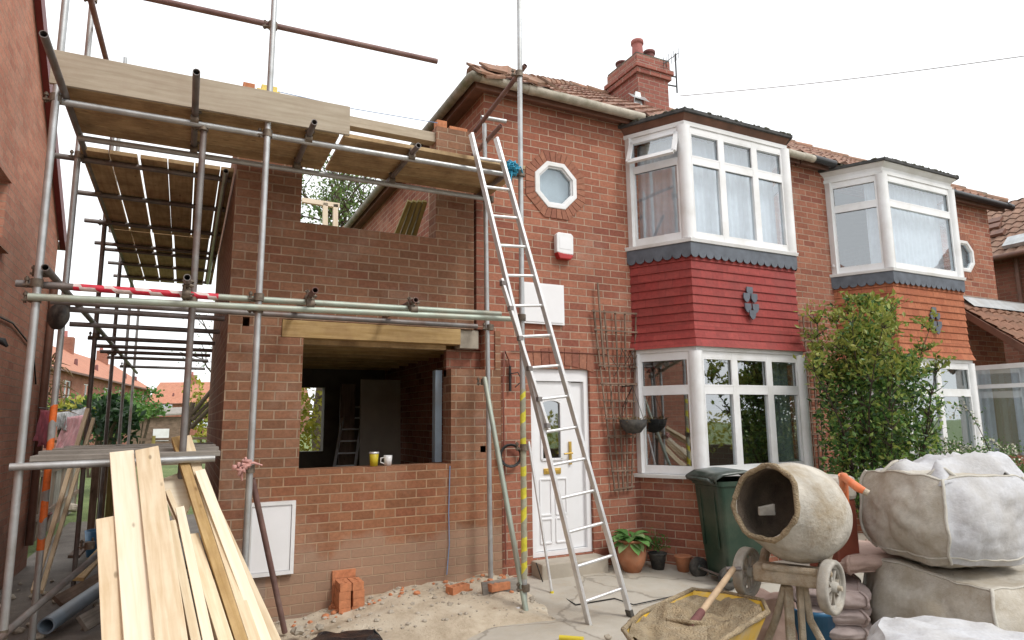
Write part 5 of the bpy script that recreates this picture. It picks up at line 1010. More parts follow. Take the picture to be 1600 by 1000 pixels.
# washing line
l0, l1 = vd(60, 637, 7.5), vd(150, 632, 15); m_ = MB(); m_.path([l0, l0.lerp(l1, .5)-ZZ*.08, l1], .006, 5); tag(m_.build('washing_line', 'cable_black', None, l0), 'washing line sagging behind the left scaffold poles', 'line')
def garment(lab, pts, d, mat, seed, cat='garment', k_=.05):
    P_ = [vd(x, y, d) for x, y in pts]; m_ = MB(); N = 14; vs = []      # top-left, top-right, bottom-right, bottom-left
    for j in range(N+1):
        for i in range(N+1):
            p = P_[0].lerp(P_[1], i/N).lerp(P_[3].lerp(P_[2], i/N), j/N); w = k_*math.sin(i*1.9+seed+j*.25)*(.3+j/N)+k_*.6*noise.noise(p*5)
            vs.append(p+VF*w+ZZ*(.03*math.sin(i*1.1+seed)*j/N))
    m_.add(vs, [(j*(N+1)+i, (j+1)*(N+1)+i, (j+1)*(N+1)+i+1, j*(N+1)+i+1) for j in range(N) for i in range(N)], None, True)
    o = m_.build('garment', mat, None, P_[0]); s_ = o.modifiers.new('thick', 'SOLIDIFY'); s_.thickness = .008; tag(o, lab, cat, 'washing on the line')
garment('bright pink garment with straps, leftmost on the washing line', [(60, 640), (84, 642), (80, 700), (56, 692)], 7.7, 'cloth_pink', 1)
garment('small white garment between the two pink ones on the line', [(88, 645), (106, 643), (104, 672), (90, 668)], 12.0, 'cloth_white', 2)
garment('white top hanging over the large pale pink garment', [(104, 644), (136, 636), (128, 668), (106, 656)], 12.3, 'cloth_white', 3)
garment('large pale pink garment blown sideways on the washing line', [(106, 652), (132, 648), (116, 716), (80, 708)], 12.0, 'cloth_pink_pale', 4)
# tree behind the house, seen through the upper gap
def tree(name, lab, base, h, spread, nleaf, mat, size, seed, levels=4):
    rr = random.Random(seed); t_ = thing(name, lab, 'tree', base); mb = MB(); tips = []
    def grow(p, d, L, r_, lv):
        e = p+d*L; m1 = p.lerp(e, .5)+V((rr.gauss(0, 1), rr.gauss(0, 1), 0))*L*.05; mb.path([p, m1, e], [r_, r_*.85, r_*.65], 6, cap=False)
        if lv == 0: tips.append((m1, e)); return
        if lv < 3: tips.append((m1, e))
        for k in range(3 if lv > 1 else 3):
            nd_ = (d+V((rr.gauss(0, spread), rr.gauss(0, spread), rr.gauss(.1, spread*.6)))).normalized(); grow(p.lerp(e, rr.uniform(.6, 1)), nd_, L*rr.uniform(.62, .8), r_*.6, lv-1)
    grow(V(base), V((0, 0, 1)), h*.36, h*.018, levels); mb.build('trunk', 'bark', t_)
    pts = []
    for _ in range(nleaf): a, b = rr.choice(tips); pts.append(a.lerp(b, rr.random())+V((rr.gauss(0, 1), rr.gauss(0, 1), rr.gauss(0, 1)))*size*2.2)
    m_ = MB(); leaves(m_, pts, size, .55); m_.build('crown', mat, t_)
b0 = vd(505, 640, 17); tree('birch_tree', 'airy light green tree behind the house, seen through the upper gap', (b0.x, b0.y, -.15), 9.5, .5, 7000, 'leaf_tree', .09, 5, 5)
b0 = vd(300, 650, 20); tree('birch_tree', 'sparse thin-twigged tree behind the scaffold, left of the extension corner', (b0.x, b0.y, -.15), 6.6, .55, 900, 'leaf_tree', .08, 11, 4)
b0 = vd(486, 655, 13); bush('garden_bush', 'sunny green bush seen through the back opening of the dark room', (b0.x, b0.y, 1.4), (1.3, 1.0, 1.6), 1600, 'leaf_yellow', .12)
# reflected side of the street
m_ = MB(); pts = [(rnd.uniform(-9, 22), -5.6+rnd.gauss(0, .3), rnd.uniform(.5, 1.75)) for _ in range(5200)]; HGr = thing('garden_hedge', 'clipped yellow-green hedge across the street, seen only as a reflection in the windows', 'hedge', (6, -5.6, -.15)); leaves(m_, pts, .16, .6); m_.build('foliage', 'leaf_yellow', HGr)
m_ = MB(); m_.box((-9, -5.75, -.15), (22, -5.45, .7)); m_.build('stem', 'bark', HGr)
for k, lb in enumerate(('left brick house across the street, reflected in the windows', 'right brick house across the street, reflected in the windows')): terrace_unit((14-k*13, -19), (3-k*13, -19), 7, 4.9, 7.6, lb, grp='houses across the street')
bush('garden_bush', 'big dark green bush across the street, reflected in the lower red bay', (-2.5, -2.5, 1.2), (1.7, 1.5, 1.5), 1500, 'leaf_hedge', .2)

# ------------------------------------------------------------------ plants in front of the bays
SHB = thing('holly_shrub', 'tall glossy dark green shrub with yellow-green tips, in front of the orange bay', 'shrub', (6.95, 4.75, 0))
def stem(mb, p, d, L, r_, n_=6, g_=.0, wob=.12):
    P_ = [V(p)]; d = V(d).normalized()
    for k in range(n_): d = (d+V((rnd.gauss(0, wob), rnd.gauss(0, wob), rnd.gauss(0, wob)*.5-g_))).normalized(); P_.append(P_[-1]+d*(L/n_))
    mb.path(P_, [r_*(1-.8*k/n_) for k in range(n_+1)], 6, cap=False); return P_
tw = MB(); lf = MB(); nw = MB(); base = V((6.98, 4.78, 0)); allp = []
for k in range(20):
    a = rnd.uniform(0, 6.28); s_ = stem(tw, base+V((.18*math.cos(a), .12*math.sin(a), 0)), (math.cos(a)*.15, math.sin(a)*.12, 1), rnd.uniform(1.6, 2.9), .018, 9, 0, .07); allp += s_[3:]
    for p in s_[3:]:
        for j in range(5): allp += stem(tw, p, (rnd.gauss(0, .8), rnd.gauss(0, .6), rnd.uniform(.3, 1.1)), rnd.uniform(.12, .28), .006, 4)[1:]
def prof(z): return .62*sm(.2, .8, z)*(1-.74*sm(1.3, 3.1, z))+.1
pts = []
while len(pts) < 10500:
    z = rnd.uniform(.45, 2.95); r_ = prof(z)*1.02; a = rnd.uniform(0, 6.28); q = r_*math.sqrt(rnd.random())*(1+.25*noise.noise(V((a*1.2, z*2.1, 1)))); p = base+V((q*math.cos(a)*1.15, q*math.sin(a)*.75, z))
    if noise.noise(p*3.1) > -.25+.3*max(0, (z-2.0)): pts.append(p)
pts += [p for p in allp if p.z > .5]
leaves(lf, [p for p in pts if p.z < 2.25 or rnd.random() < .5], .064, .5); leaves(nw, [p+V((rnd.gauss(0, .03), rnd.gauss(0, .03), rnd.gauss(0, .03))) for p in allp if p.z > 2.0 for _ in range(2)]+[p for p in pts if p.z > 2.0 and rnd.random() < .55]+[p for p in pts if rnd.random() < .05], .07, .5, up=(0, 0, .8))
tw.build('stem', 'twig', SHB); lf.build('foliage', 'leaf_shrub', SHB); nw.build('young_foliage', 'leaf_shrub_new', SHB, label='yellow-green young leaves')
WS = thing('blossom_shrub', 'arching shrub covered in small white flowers at the right edge', 'shrub', (8.9, 4.2, 0))
tw = MB(); lf = MB(); fl = MB()
for k in range(60):
    a = rnd.uniform(0, 6.28); b0 = V((8.5, 4.1, .45)); P_ = [b0]; d = V((math.cos(a)*.42, math.sin(a)*.3, 1)); L = rnd.uniform(.9, 1.6) if k else 1.75
    if k == 0: b0 = V((8.3, 4.2, .45)); P_ = [b0]; d = V((-.22, 0, 1))
    for j in range(14): d = (d+V((.02 if k == 0 else math.cos(a)*.05, math.sin(a)*.04, -.07 if k else (-.0 if j < 9 else -.35)))); d = d+V((.12, 0, 0)) if (k == 0 and j > 8) else d; P_.append(P_[-1]+d.normalized()*L/14)
    tw.path(P_, [.007*(1-.05*j) for j in range(15)], 5, cap=False)
    for p, q in zip(P_[3:], P_[4:]):
        for _ in range(9): c = p.lerp(q, rnd.random())+V((rnd.gauss(0, .022), rnd.gauss(0, .022), rnd.gauss(0, .022))); leaves(fl if rnd.random() < .6 else lf, [c], .034, .8)
        leaves(lf, [p.lerp(q, rnd.random())+V((rnd.gauss(0, .05), rnd.gauss(0, .05), rnd.gauss(0, .05))) for _ in range(7)], .045, .5)
tw.build('stem', 'twig', WS); lf.build('foliage', 'leaf_white', WS); fl.build('blossom', 'petal', WS)
def pot(name, lab, c, r, h, mat, cat='plant pot'):
    t_ = thing(name, lab, cat, c); m_ = MB(); m_.lathe([(0, .001), (r*.68, .001), (r*.98, h*.86), (r*1.0, h*.88), (r*1.08, h*.9), (r*1.08, h), (r*.95, h), (r*.9, h*.88), (0, h*.88)], c, n=26); m_.build('body', mat, t_); return t_
hp = thing('potted_hosta', 'leafy variegated hosta in a rounded terracotta pot beside the doorstep', 'potted plant', (4.2, 5.70, .045)); c = V((4.2, 5.70, .045))
m_ = MB(); m_.lathe([(0, .001), (.085, .001), (.135, .1), (.15, .19), (.125, .27), (.115, .29), (.14, .30), (.14, .32), (.11, .32), (.1, .28), (0, .27)], c, n=28); m_.build('body', 'terracotta', hp)
m_ = MB()
for k in range(46):
    a = rnd.uniform(0, 6.28); el = rnd.uniform(.25, 1.2); L = rnd.uniform(.16, .3); d = V((math.cos(a)*math.cos(el), math.sin(a)*math.cos(el), math.sin(el))); s_ = V((-math.sin(a), math.cos(a), 0)); p0 = c+V((0, 0, .29)); P_ = [p0+d*(L*t*.8)+V((math.cos(a), math.sin(a), 0))*.08*t*t-ZZ*(.11*t*t) for t in (0, .35, .6, .8, 1.0, 1.12)]
    W_ = [.003, .006, .042, .055, .035, .002]; m_.add([q for p, w in zip(P_, W_) for q in (p-s_*w+ZZ*w*.35, p, p+s_*w+ZZ*w*.35)], [t for i in range(5) for t in ((3*i, 3*i+1, 3*i+4, 3*i+3), (3*i+1, 3*i+2, 3*i+5, 3*i+4))], None, True)
m_.build('foliage', 'leaf_hosta', hp)
p2 = pot('plant_pot', 'small dark plastic pot with a scruffy plant, between two terracotta pots', V((4.5, 5.66, .04)), .09, .17, 'rubber'); m_ = MB(); leaves(m_, [V((4.5+rnd.gauss(0, .06), 5.68+rnd.gauss(0, .06), .2+abs(rnd.gauss(0, .07))+.04)) for _ in range(160)], .045, .35, up=(0, 0, .7)); m_.build('foliage', 'leaf_hedge', p2)
pot('plant_pot', 'empty small terracotta pot at the foot of the red bay', V((4.70, 5.50, .03)), .085, .16, 'terracotta')
# ------------------------------------------------------------------ wheelie bin
BN = thing('wheelie_bin', 'dark green wheelie bin standing against the red bay', 'bin', (5.0, 5.1, 0)); w1, w2 = V((4.74, 5.29, 0)), V((4.665, 4.86, 0)); bw_ = (w1-w2).normalized(); bd = V((bw_.y, -bw_.x, 0)); bc0 = (w1+w2)/2
def bp(u, v, z): return bc0+bd*u+bw_*v+ZZ*z
m_ = MB(); lev = [(.06, .04, .46, .17), (.30, .02, .49, .20), (.93, -.03, .53, .235), (.94, -.05, .55, .25), (.985, -.05, .55, .25)]; rings = []
for z, u0, u1, hv in lev:
    r_ = .05; cs = []
    for cx_, cy_, a0 in ((u1-r_, hv-r_, 0), (u0+r_, hv-r_, 90), (u0+r_, -hv+r_, 180), (u1-r_, -hv+r_, 270)):
        for k in range(5): a = R(a0+k*22.5); cs.append(bp(cx_+r_*math.cos(a), cy_+r_*math.sin(a), z))
    rings.append(cs)
vs = [p for r_ in rings for p in r_]; n_ = 20; fs = [(i*n_+k, i*n_+(k+1) % n_, (i+1)*n_+(k+1) % n_, (i+1)*n_+k) for i in range(len(lev)-1) for k in range(n_)]+[tuple(range(n_))[::-1]]
m_.add(vs, fs); 
for v in (-.12, 0.12): m_.beam(bp(-.0, v, .35), bp(-.025, v, .9), .03, .012, bd)
m_.build('body', 'bin_green', BN)
m_ = MB(); prof_ = [(-.07, .99), (-.08, 1.02), (.0, 1.055), (.25, 1.075), (.52, 1.03), (.575, 1.0), (.575, .975)]
rows_ = [[bp(u, v*.265*(1 if 0 < i < 6 else .97), z-(.018 if abs(v) > .95 else 0)) for v in (-1, -.9, -.5, 0, .5, .9, 1)] for i, (u, z) in enumerate(prof_)]
m_.add([p for r_ in rows_ for p in r_], [(i*7+k, i*7+k+1, (i+1)*7+k+1, (i+1)*7+k) for i in range(6) for k in range(6)], None, True)
lo = m_.build('lid', 'bin_lid', BN); q = lo.modifiers.new('t', 'SOLIDIFY'); q.thickness = .014
m_ = MB(); m_.path([bp(-.06, -.17, .97), bp(-.12, -.17, 1.0), bp(-.12, .17, 1.0), bp(-.06, .17, .97)], .016, 8); m_.build('handle', 'bin_lid', BN)
for v in (-.25, .25):
    m_ = MB(); c = bp(-.0, v, .1); m_.lathe([(.03, -.028), (.09, -.03), (.1, -.02), (.1, .02), (.09, .03), (.03, .028)], c, bw_, n=24); ww = m_.build('wheel', 'rubber', BN)
    m_ = MB(); m_.lathe([(0, -.033), (.028, -.033), (.028, .033), (0, .033)], c, bw_, n=12); m_.build('hub', 'bin_lid', ww)
m_ = MB(); m_.tube(bp(0, -.25, .1), bp(0, .25, .1), .012, n=8); m_.build('axle', 'galv_dark', BN)
# ------------------------------------------------------------------ concrete mixer
MX = thing('cement_mixer', 'cement-crusted concrete mixer with its drum mouth facing left', 'mixer', vd(1235, 950, 4.0)); MD = 4.05
mc = vd(1243, 800, MD); ax = (-VR*.82+ZZ*.27-VF*.52).normalized()
m_ = MB(); k_ = .94
pr = [(.222, .315), (.233, .325), (.243, .315), (.243, .30), (.25, .27), (.295, .13), (.318, .05), (.322, -.03), (.31, -.11), (.26, -.22), (.17, -.29), (0, -.31)]
def dens(pr, s_):
    o = []
    for (a, b), (c, d) in zip(pr, pr[1:]):
        for t in range(s_): o.append((a+(c-a)*t/s_, b+(d-b)*t/s_))
    return o+[pr[-1]]
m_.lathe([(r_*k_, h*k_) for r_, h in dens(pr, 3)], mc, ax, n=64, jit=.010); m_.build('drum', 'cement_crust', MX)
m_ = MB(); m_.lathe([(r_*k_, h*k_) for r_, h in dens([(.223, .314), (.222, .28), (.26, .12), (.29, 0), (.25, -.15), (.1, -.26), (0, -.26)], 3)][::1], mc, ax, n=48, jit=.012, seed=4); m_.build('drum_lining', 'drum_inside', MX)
m_ = MB(); cr = [mc+ax*(.318*k_)+p*.233*k_*(1+.03*math.sin(7*a)+.02*math.sin(3*a+1)) for a in [i*math.pi/16 for i in range(33)] for p in [(ax.cross(ZZ).normalized()*math.cos(a)+ax.cross(ax.cross(ZZ)).normalized()*math.sin(a))]]
m_.path(cr, [.012+.007*abs(math.sin(i*1.7)) for i in range(33)], 8); m_.build('drum_rim', 'mortar_mix', MX)
m_ = MB(); q = vd(1187, 806, 3.98); m_.extr([q, q+VR*.1, q+VR*.1+ZZ*.07, q+ZZ*.05], VF*.03); m_.build('mixing_blade', 'cement_wheel', MX, bev=.006)
lw, rw = vd(1168, 893, 4.13), vd(1299, 917, 3.77); wa = (rw-lw).normalized()
for c, rr_ in ((lw, .15), (rw, .152)):
    m_ = MB(); m_.lathe([(rr_*.80, -.02), (rr_*.84, -.032), (rr_*.97, -.03), (rr_, -.02), (rr_, .02), (rr_*.97, .03), (rr_*.84, .032), (rr_*.80, .02), (rr_*.80, -.02)], c, wa, n=40, jit=.004); ww = m_.build('wheel', 'cement_wheel', MX)
    m_ = MB(); m_.lathe([(0, -.036), (.03, -.036), (.034, 0), (.03, .036), (0, .036)], c, wa, n=16)
    y_ = wa.cross(ZZ).normalized(); z_ = wa.cross(y_)
    for s_ in range(8): a = s_*math.pi/4+.2; m_.beam(c+(y_*math.cos(a)+z_*math.sin(a))*.02, c+(y_*math.cos(a)+z_*math.sin(a))*rr_*.83, .018, .02, wa)
    m_.lathe([(rr_*.83, -.012), (rr_*.68, -.014), (rr_*.68, .014), (rr_*.83, .012)], c, wa, n=32); m_.build('rim', 'cement_wheel', ww)
m_ = MB(); m_.tube(lw-wa*.05, rw+wa*.06, .014, n=10); m_.build('axle', 'cement_frame', MX)
pa_, pb_ = vd(1190, 893, 4.02), vd(1285, 903, 3.85); m_ = MB(); m_.beam(pa_-wa*.04, pb_+wa*.03, .15, .10, ZZ, bev=0); m_.beam(pa_-wa*.03+VF*-.09+ZZ*.045, pb_+wa*.02-VF*.09+ZZ*.045, .03, .04, ZZ); m_.build('cross_frame', 'cement_frame', MX, bev=.02)
m_ = MB(); m_.path([vd(1192, 885, 4.05), vd(1196, 862, 4.2), vd(1210, 852, 4.3)], [.03, .03, .025], 8); m_.path([vd(1284, 895, 3.9), vd(1292, 868, 4.0), vd(1303, 838, 4.15), vd(1312, 812, 4.2)], [.035, .034, .03, .03], 8); m_.build('yoke', 'cement_frame', MX)
m_ = MB(); lg = vd(1231, 915, 3.95); lz = lambda p: V((p.x, p.y, -.01))
m_.beam(lg, lz(lg)-VR*.01, .05, .04, VF); m_.beam(lg+VR*.07, lz(lg)+VR*.065, .035, .04, VF); m_.build('leg', 'cement_frame', MX, bev=.008)
m_ = MB(); m_.path([lg+VR*.10, lg+VR*.12-ZZ*.2, lz(lg)+VR*.30+VF*-.05], .022, 8); m_.build('leg', 'cement_frame', MX)
m_ = MB(); m_.path([lg-VR*.02, lg-VR*.04+VF*.1-ZZ*.2, lz(lg)-VR*.12+VF*.3], .022, 8); m_.build('leg', 'cement_frame', MX)
m_ = MB(); hc = vd(1300, 800, 4.5); m_.box(hc-V((.13, .12, .38)), hc+V((.10, .12, .10))); m_.build('motor_housing', 'mixer_red', MX, bev=.02)
m_ = MB(); m_.box(hc-V((.16, .14, -.09)), hc+V((.10, .14, .25))); m_.build('motor_cover', 'cement_wheel', MX, bev=.03)
m_ = MB(); m_.path([vd(1316, 768, 4.25), vd(1318, 745, 4.2), vd(1340, 762, 4.1), vd(1352, 768, 4.05)], [.02, .028, .028, .02], 10); m_.path([vd(1317, 742, 4.25), vd(1321, 780, 4.3), vd(1323, 830, 4.3)], [.03, .022, .02], 8); m_.build('tipping_handle', 'orange_paint', MX)
m_ = MB(); m_.path([vd(1350, 767, 4.055), vd(1357, 771, 4.04)], .021, 10); m_.build('handle_grip', 'cement_frame', MX)
# ------------------------------------------------------------------ barrow of mortar and shovel
BR = thing('wheelbarrow', 'yellow wheelbarrow tray caked and filled with sandy mortar, in front of the mixer', 'wheelbarrow', (2.6, 2.9, 0)); tz = .5
tr = [at(974, 984, 'z', tz), at(1002, 958, 'z', tz), at(1082, 921, 'z', tz), at(1135, 926, 'z', tz), at(1192, 938, 'z', tz), at(1200, 956, 'z', tz), at(1120, 1006, 'z', tz), at(1072, 1042, 'z', tz), at(1010, 1035, 'z', tz)]
tc = sum(tr, V((0, 0, 0)))/len(tr); m_ = MB(); inn = [tc+(p-tc)*.96-ZZ*.01 for p in tr]; bot = [tc+(p-tc)*.62-ZZ*.27 for p in tr]; ibo = [tc+(p-tc)*.60-ZZ*.25 for p in tr]; N = len(tr)
for a, b in ((bot, tr), (tr, inn), (inn, ibo)): m_.add(a+b, [(i, (i+1) % N, N+(i+1) % N, N+i)[::-1] for i in range(N)])
m_.add(bot, [tuple(range(N))]); m_.build('tray', 'yellow_paint', BR)
m_ = MB(); cl_ = tr+[tr[0]]; dn = []
for a, b in zip(cl_, cl_[1:]): dn += [a.lerp(b, t/8) for t in range(8)]
m_.path(dn+[dn[0]], [.012+.010*abs(noise.noise(p*9)) for p in dn]+[.012], 8); m_.build('tray_rim', 'mortar_mix', BR)
m_ = MB(); RN = 14; vs = [tc-ZZ*.06]
for j in range(1, RN+1):
    for i in range(len(dn)):
        p = tc+(dn[i]-tc)*(.93*j/RN); s_ = j/RN; p = p+ZZ*(-.07+.05*s_*s_+.045*noise.noise(p*6)+.03*noise.noise(p*19)+.07*math.exp(-((p-at(1060, 965, 'z', .47)).length/.14)**2)); vs.append(p)
n_ = len(dn); fs = [(0, 1+(i+1) % n_, 1+i) for i in range(n_)]+[(1+(j-1)*n_+i, 1+(j-1)*n_+(i+1) % n_, 1+j*n_+(i+1) % n_, 1+j*n_+i) for j in range(1, RN) for i in range(n_)]
m_.add(vs, fs, None, True); m_.build('mortar', 'mortar_mix', BR)
m_ = MB(); 
for s_ in (-.2, .2): m_.path([tc+VR*s_-ZZ*.27, V((tc.x, tc.y, .0))+VR*s_*1.1-VF*.25], .016, 8)
m_.build('leg', 'galv_dark', BR)
m_ = MB(); m_.lathe([(.05, -.03), (.15, -.035), (.17, 0), (.15, .035), (.05, .03), (0, .03)], V((tc.x, tc.y, .17))+VF*.42+VR*.1, VR, n=24); m_.build('wheel', 'rubber', BR)
SV = thing('shovel', 'wooden-handled shovel caked in mortar lying in the wheelbarrow', 'shovel', at(1090, 960, 'z', .5)); h0, h1 = at(1146, 889, 'y', 3.12), at(1088, 967, 'z', .57)
m_ = MB(); m_.path([h0, h0.lerp(h1, .5), h1], [.017, .018, .017], 12); m_.build('handle', 'handle_wood', SV)
m_ = MB(); m_.path([h0-VR*.045, h0+VR*.045], .014, 10); m_.build('grip', 'galv_dark', SV); h2 = at(1078, 979, 'z', .57)
m_ = MB(); m_.path([h1.lerp(h0, .12), h1, h2], [.021, .022, .02], 10); m_.build('socket', 'pot_dark', SV)
e1, e2 = at(1042, 972, 'z', .565), at(1104, 978, 'z', .565); e3, e4 = at(1106, 1015, 'z', .55), at(1028, 1012, 'z', .55); m_ = MB(); m_.extr([e1, e4, e3, e2], ZZ*.012); m_.path([e1+ZZ*.012, h2+ZZ*.02, e2+ZZ*.012], .012, 8); m_.build('blade', 'mortar_mix', SV, bev=.004)
# ------------------------------------------------------------------ bulk bags and sacks
def bag(name, lab, c, w, d, h, yaw, mats, seed, split=False, group=None, bulge=.13, n=26, loops=True, cat='bag', rough=.03):
    c = V(c); X_ = V((math.cos(yaw), math.sin(yaw), 0)); Y_ = V((-math.sin(yaw), math.cos(yaw), 0)); t_ = thing(name, lab, cat, c, group); m_ = MB()
    def P_(x, y, z):
        v = V((x, y, z)); r_ = v.length; k = .50; m = max(abs(x), abs(y), abs(z)); q = v*(1-k)+v*(m/r_)*k*1.12
        b = 1+bulge*(1-z*z)*.9; q.x *= b; q.y *= b
        s1 = noise.noise(V((x*1.1+seed, y*1.1, z*1.1)))*.13; ed = (1-abs(x*y*z))*.9*min(1, 3*(1-sorted((abs(x), abs(y), abs(z)))[1])); fold = ((1-abs(noise.noise(V((x*2.3+seed, y*2.3, z*1.7+3)))))**5*.06+(1-abs(noise.noise(V((x*6+seed, y*6, z*3)))))**7*.03)*ed
        sag = -.10*(1-abs(x))*(1-abs(y)) if z > .9 else 0
        q = q*(1+s1)*(1-fold+.03); p = c+X_*(q.x*w/2)+Y_*(q.y*d/2)+ZZ*((q.z+1)*h/2+sag*h)
        return p+V((noise.noise(p*9), noise.noise(p*9+V((5, 0, 0))), noise.noise(p*9+V((0, 5, 0)))))*rough*.4
    fr6 = [(lambda a, b: (a, -1, b), 0), (lambda a, b: (1, a, b), 1), (lambda a, b: (-a, 1, b), 0), (lambda a, b: (-1, -a, b), 0), (lambda a, b: (a, b, 1), 0), (lambda a, b: (-a, b, -1), 0)]
    for f, mi in fr6:
        vs = [P_(*f(-1+2*i/n, -1+2*j/n)) for j in range(n+1) for i in range(n+1)]
        m_.add(vs, [(j*(n+1)+i, j*(n+1)+i+1, (j+1)*(n+1)+i+1, (j+1)*(n+1)+i) for j in range(n) for i in range(n)], None, True, mi if split else 0)
    m_.build('body', mats[:2] if split else mats[0], t_)
    sm_ = MB()
    for sx, sy in ((1, -1), (-1, -1), (1, 1)): pp_ = [P_(sx*.999, sy*.999, -1+2*k/30) for k in range(31)]; oo = (X_*sx+Y_*sy)*.006; sm_.path([p+oo for p in pp_], [.010+.003*noise.noise(p*11) for p in pp_], 7)
    for f in ((lambda a: (a, -1, .97)), (lambda a: (1, a, .97)), (lambda a: (a, -1, -.8)), (lambda a: (1, a, -.8))): pp_ = [P_(*f(-1+2*k/30)) for k in range(31)]; sm_.path(pp_, [.006+.002*noise.noise(p*9) for p in pp_], 6)
    sm_.build('seam', mats[-1], t_)
    if loops:
        for sx, sy in ((1, -1), (-1, -1), (-1, 1), (1, 1)):
            lp = MB(); a0 = P_(sx*.97, sy*.6, .95); a1 = P_(sx*.6, sy*.97, .95); tp = (a0+a1)/2+ZZ*(.045+.04*rnd.random())-(X_*sx+Y_*sy)*rnd.uniform(.0, .08); lp.path([a0-ZZ*.12, a0, a0.lerp(tp, .7)+ZZ*.015, tp, a1.lerp(tp, .7)+ZZ*.01, a1, a1-ZZ*.12], [.012, .013, .010, .011, .010, .013, .012], 7); lp.build('lifting_loop', mats[-1], t_)
    return t_, P_
gp = lambda px, d: V((0, 0, 0))+VF*d*1.0+VR*((px-800)/FPX*d)
b1 = gp(1492, 4.35); bag('bulk_bag', 'lower mortar-stained bulk bag of the pile beside the mixer', (b1.x, b1.y, -.02), 1.0, 1.0, .70, -YAW-R(45+30), ['bag_dusty', 'bag_dusty', 'bag_seam'], 3, group='stacked bulk bags', loops=False, bulge=.12)
b1 = gp(1452, 4.34); _, PB = bag('bulk_bag', 'upper bulk bag, dusty on its left side and clean white on its right', (b1.x, b1.y, .68), .69, .69, .585, -YAW-R(45+33), ['bag_dusty', 'bag_white', 'bag_seam'], 8, split=True, group='stacked bulk bags', bulge=.10)
b1 = gp(1500, 3.15); bag('bulk_bag', 'crumpled white bulk bag lying nearest the camera at the bottom right', (b1.x, b1.y, .0), 1.0, .7, .60, -YAW-R(35), ['bag_white', 'bag_white', 'bag_seam'], 21, group='stacked bulk bags', loops=False, bulge=.05, rough=.06)
b1 = gp(1640, 4.9); bag('bulk_bag', 'clean white bulk bag half cut off at the right edge', (b1.x, b1.y, .3), .8, .8, .62, -YAW+R(10), ['bag_white', 'bag_white', 'bag_seam'], 31, group='stacked bulk bags', bulge=.05)
# crumpled open top of the upper bag
m_ = MB(); c = gp(1452, 4.36)+ZZ*1.235; N = 30
vs = []
for j in range(N+1):
    for i in range(N+1):
        x, y = -1+2*i/N, -1+2*j/N; r_ = max(abs(x), abs(y)); z = .0+.10*(1-abs(noise.noise(V((x*1.0+.3, y*1.2, 4)))))**3+.03*noise.noise(V((x*2, y*2, 9)))-.11*sm(.75, 1.0, r_)+.05*(x+y)*.5
        a = -YAW-R(45+33); X_ = V((math.cos(a), math.sin(a), 0)); Y_ = V((-math.sin(a), math.cos(a), 0)); vs.append(c+X_*x*.33+Y_*y*.33+ZZ*z)
m_.add(vs, [(j*(N+1)+i, j*(N+1)+i+1, (j+1)*(N+1)+i+1, (j+1)*(N+1)+i) for j in range(N) for i in range(N)], None, True); o = m_.build('bag_liner', 'bag_white', None, c); tag(o, 'crumpled white sheet bunched on top of the upper bulk bag', 'sheet'); o.modifiers.new('t', 'SOLIDIFY').thickness = .01
for k in range(5):
    c = vd(1300, 990, 4.3); bag('cement_sack', ['lowest', 'second lowest', 'middle', 'second highest', 'highest'][k]+' purple-grey paper sack of the stack behind the right mixer wheel', (c.x+rnd.uniform(-.01, .01), c.y+rnd.uniform(-.01, .01), .0+.10*k), .40, .55, .115, -YAW-R(25)+R(rnd.uniform(-4, 4)), ['paper_bag_grey', 'paper_bag_grey', 'paper_bag_grey'], 40+k, group='paper cement sacks', loops=False, n=14, cat='sack', rough=.01)
c = vd(1345, 905, 4.55); bag('cement_sack', 'pinkish paper sack lying on the stack between the mixer and the bulk bags', (c.x, c.y, .56), .62, .5, .13, -YAW+R(14), ['paper_bag', 'paper_bag', 'paper_bag'], 51, group='paper cement sacks', loops=False, n=16, cat='sack', rough=.015)
c = vd(1206, 990, 4.25); bag('cement_sack', 'crumpled pink-grey paper sack standing left of the mixer legs', (c.x, c.y, 0), .3, .24, .46, -YAW+R(-10), ['paper_bag', 'paper_bag', 'paper_bag'], 61, group='paper cement sacks', loops=False, n=18, cat='sack', rough=.05)
c = vd(1272, 1000, 4.15); m_ = MB(); m_.lathe([(0, .001), (.11, .001), (.145, .36), (.15, .36), (.15, .39), (.135, .39), (.12, .05), (0, .04)], (c.x, c.y, 0), n=28); tag(m_.build('bucket', 'blue_plastic', None, (c.x, c.y, 0)), 'blue plastic bucket behind the mixer legs', 'bucket')
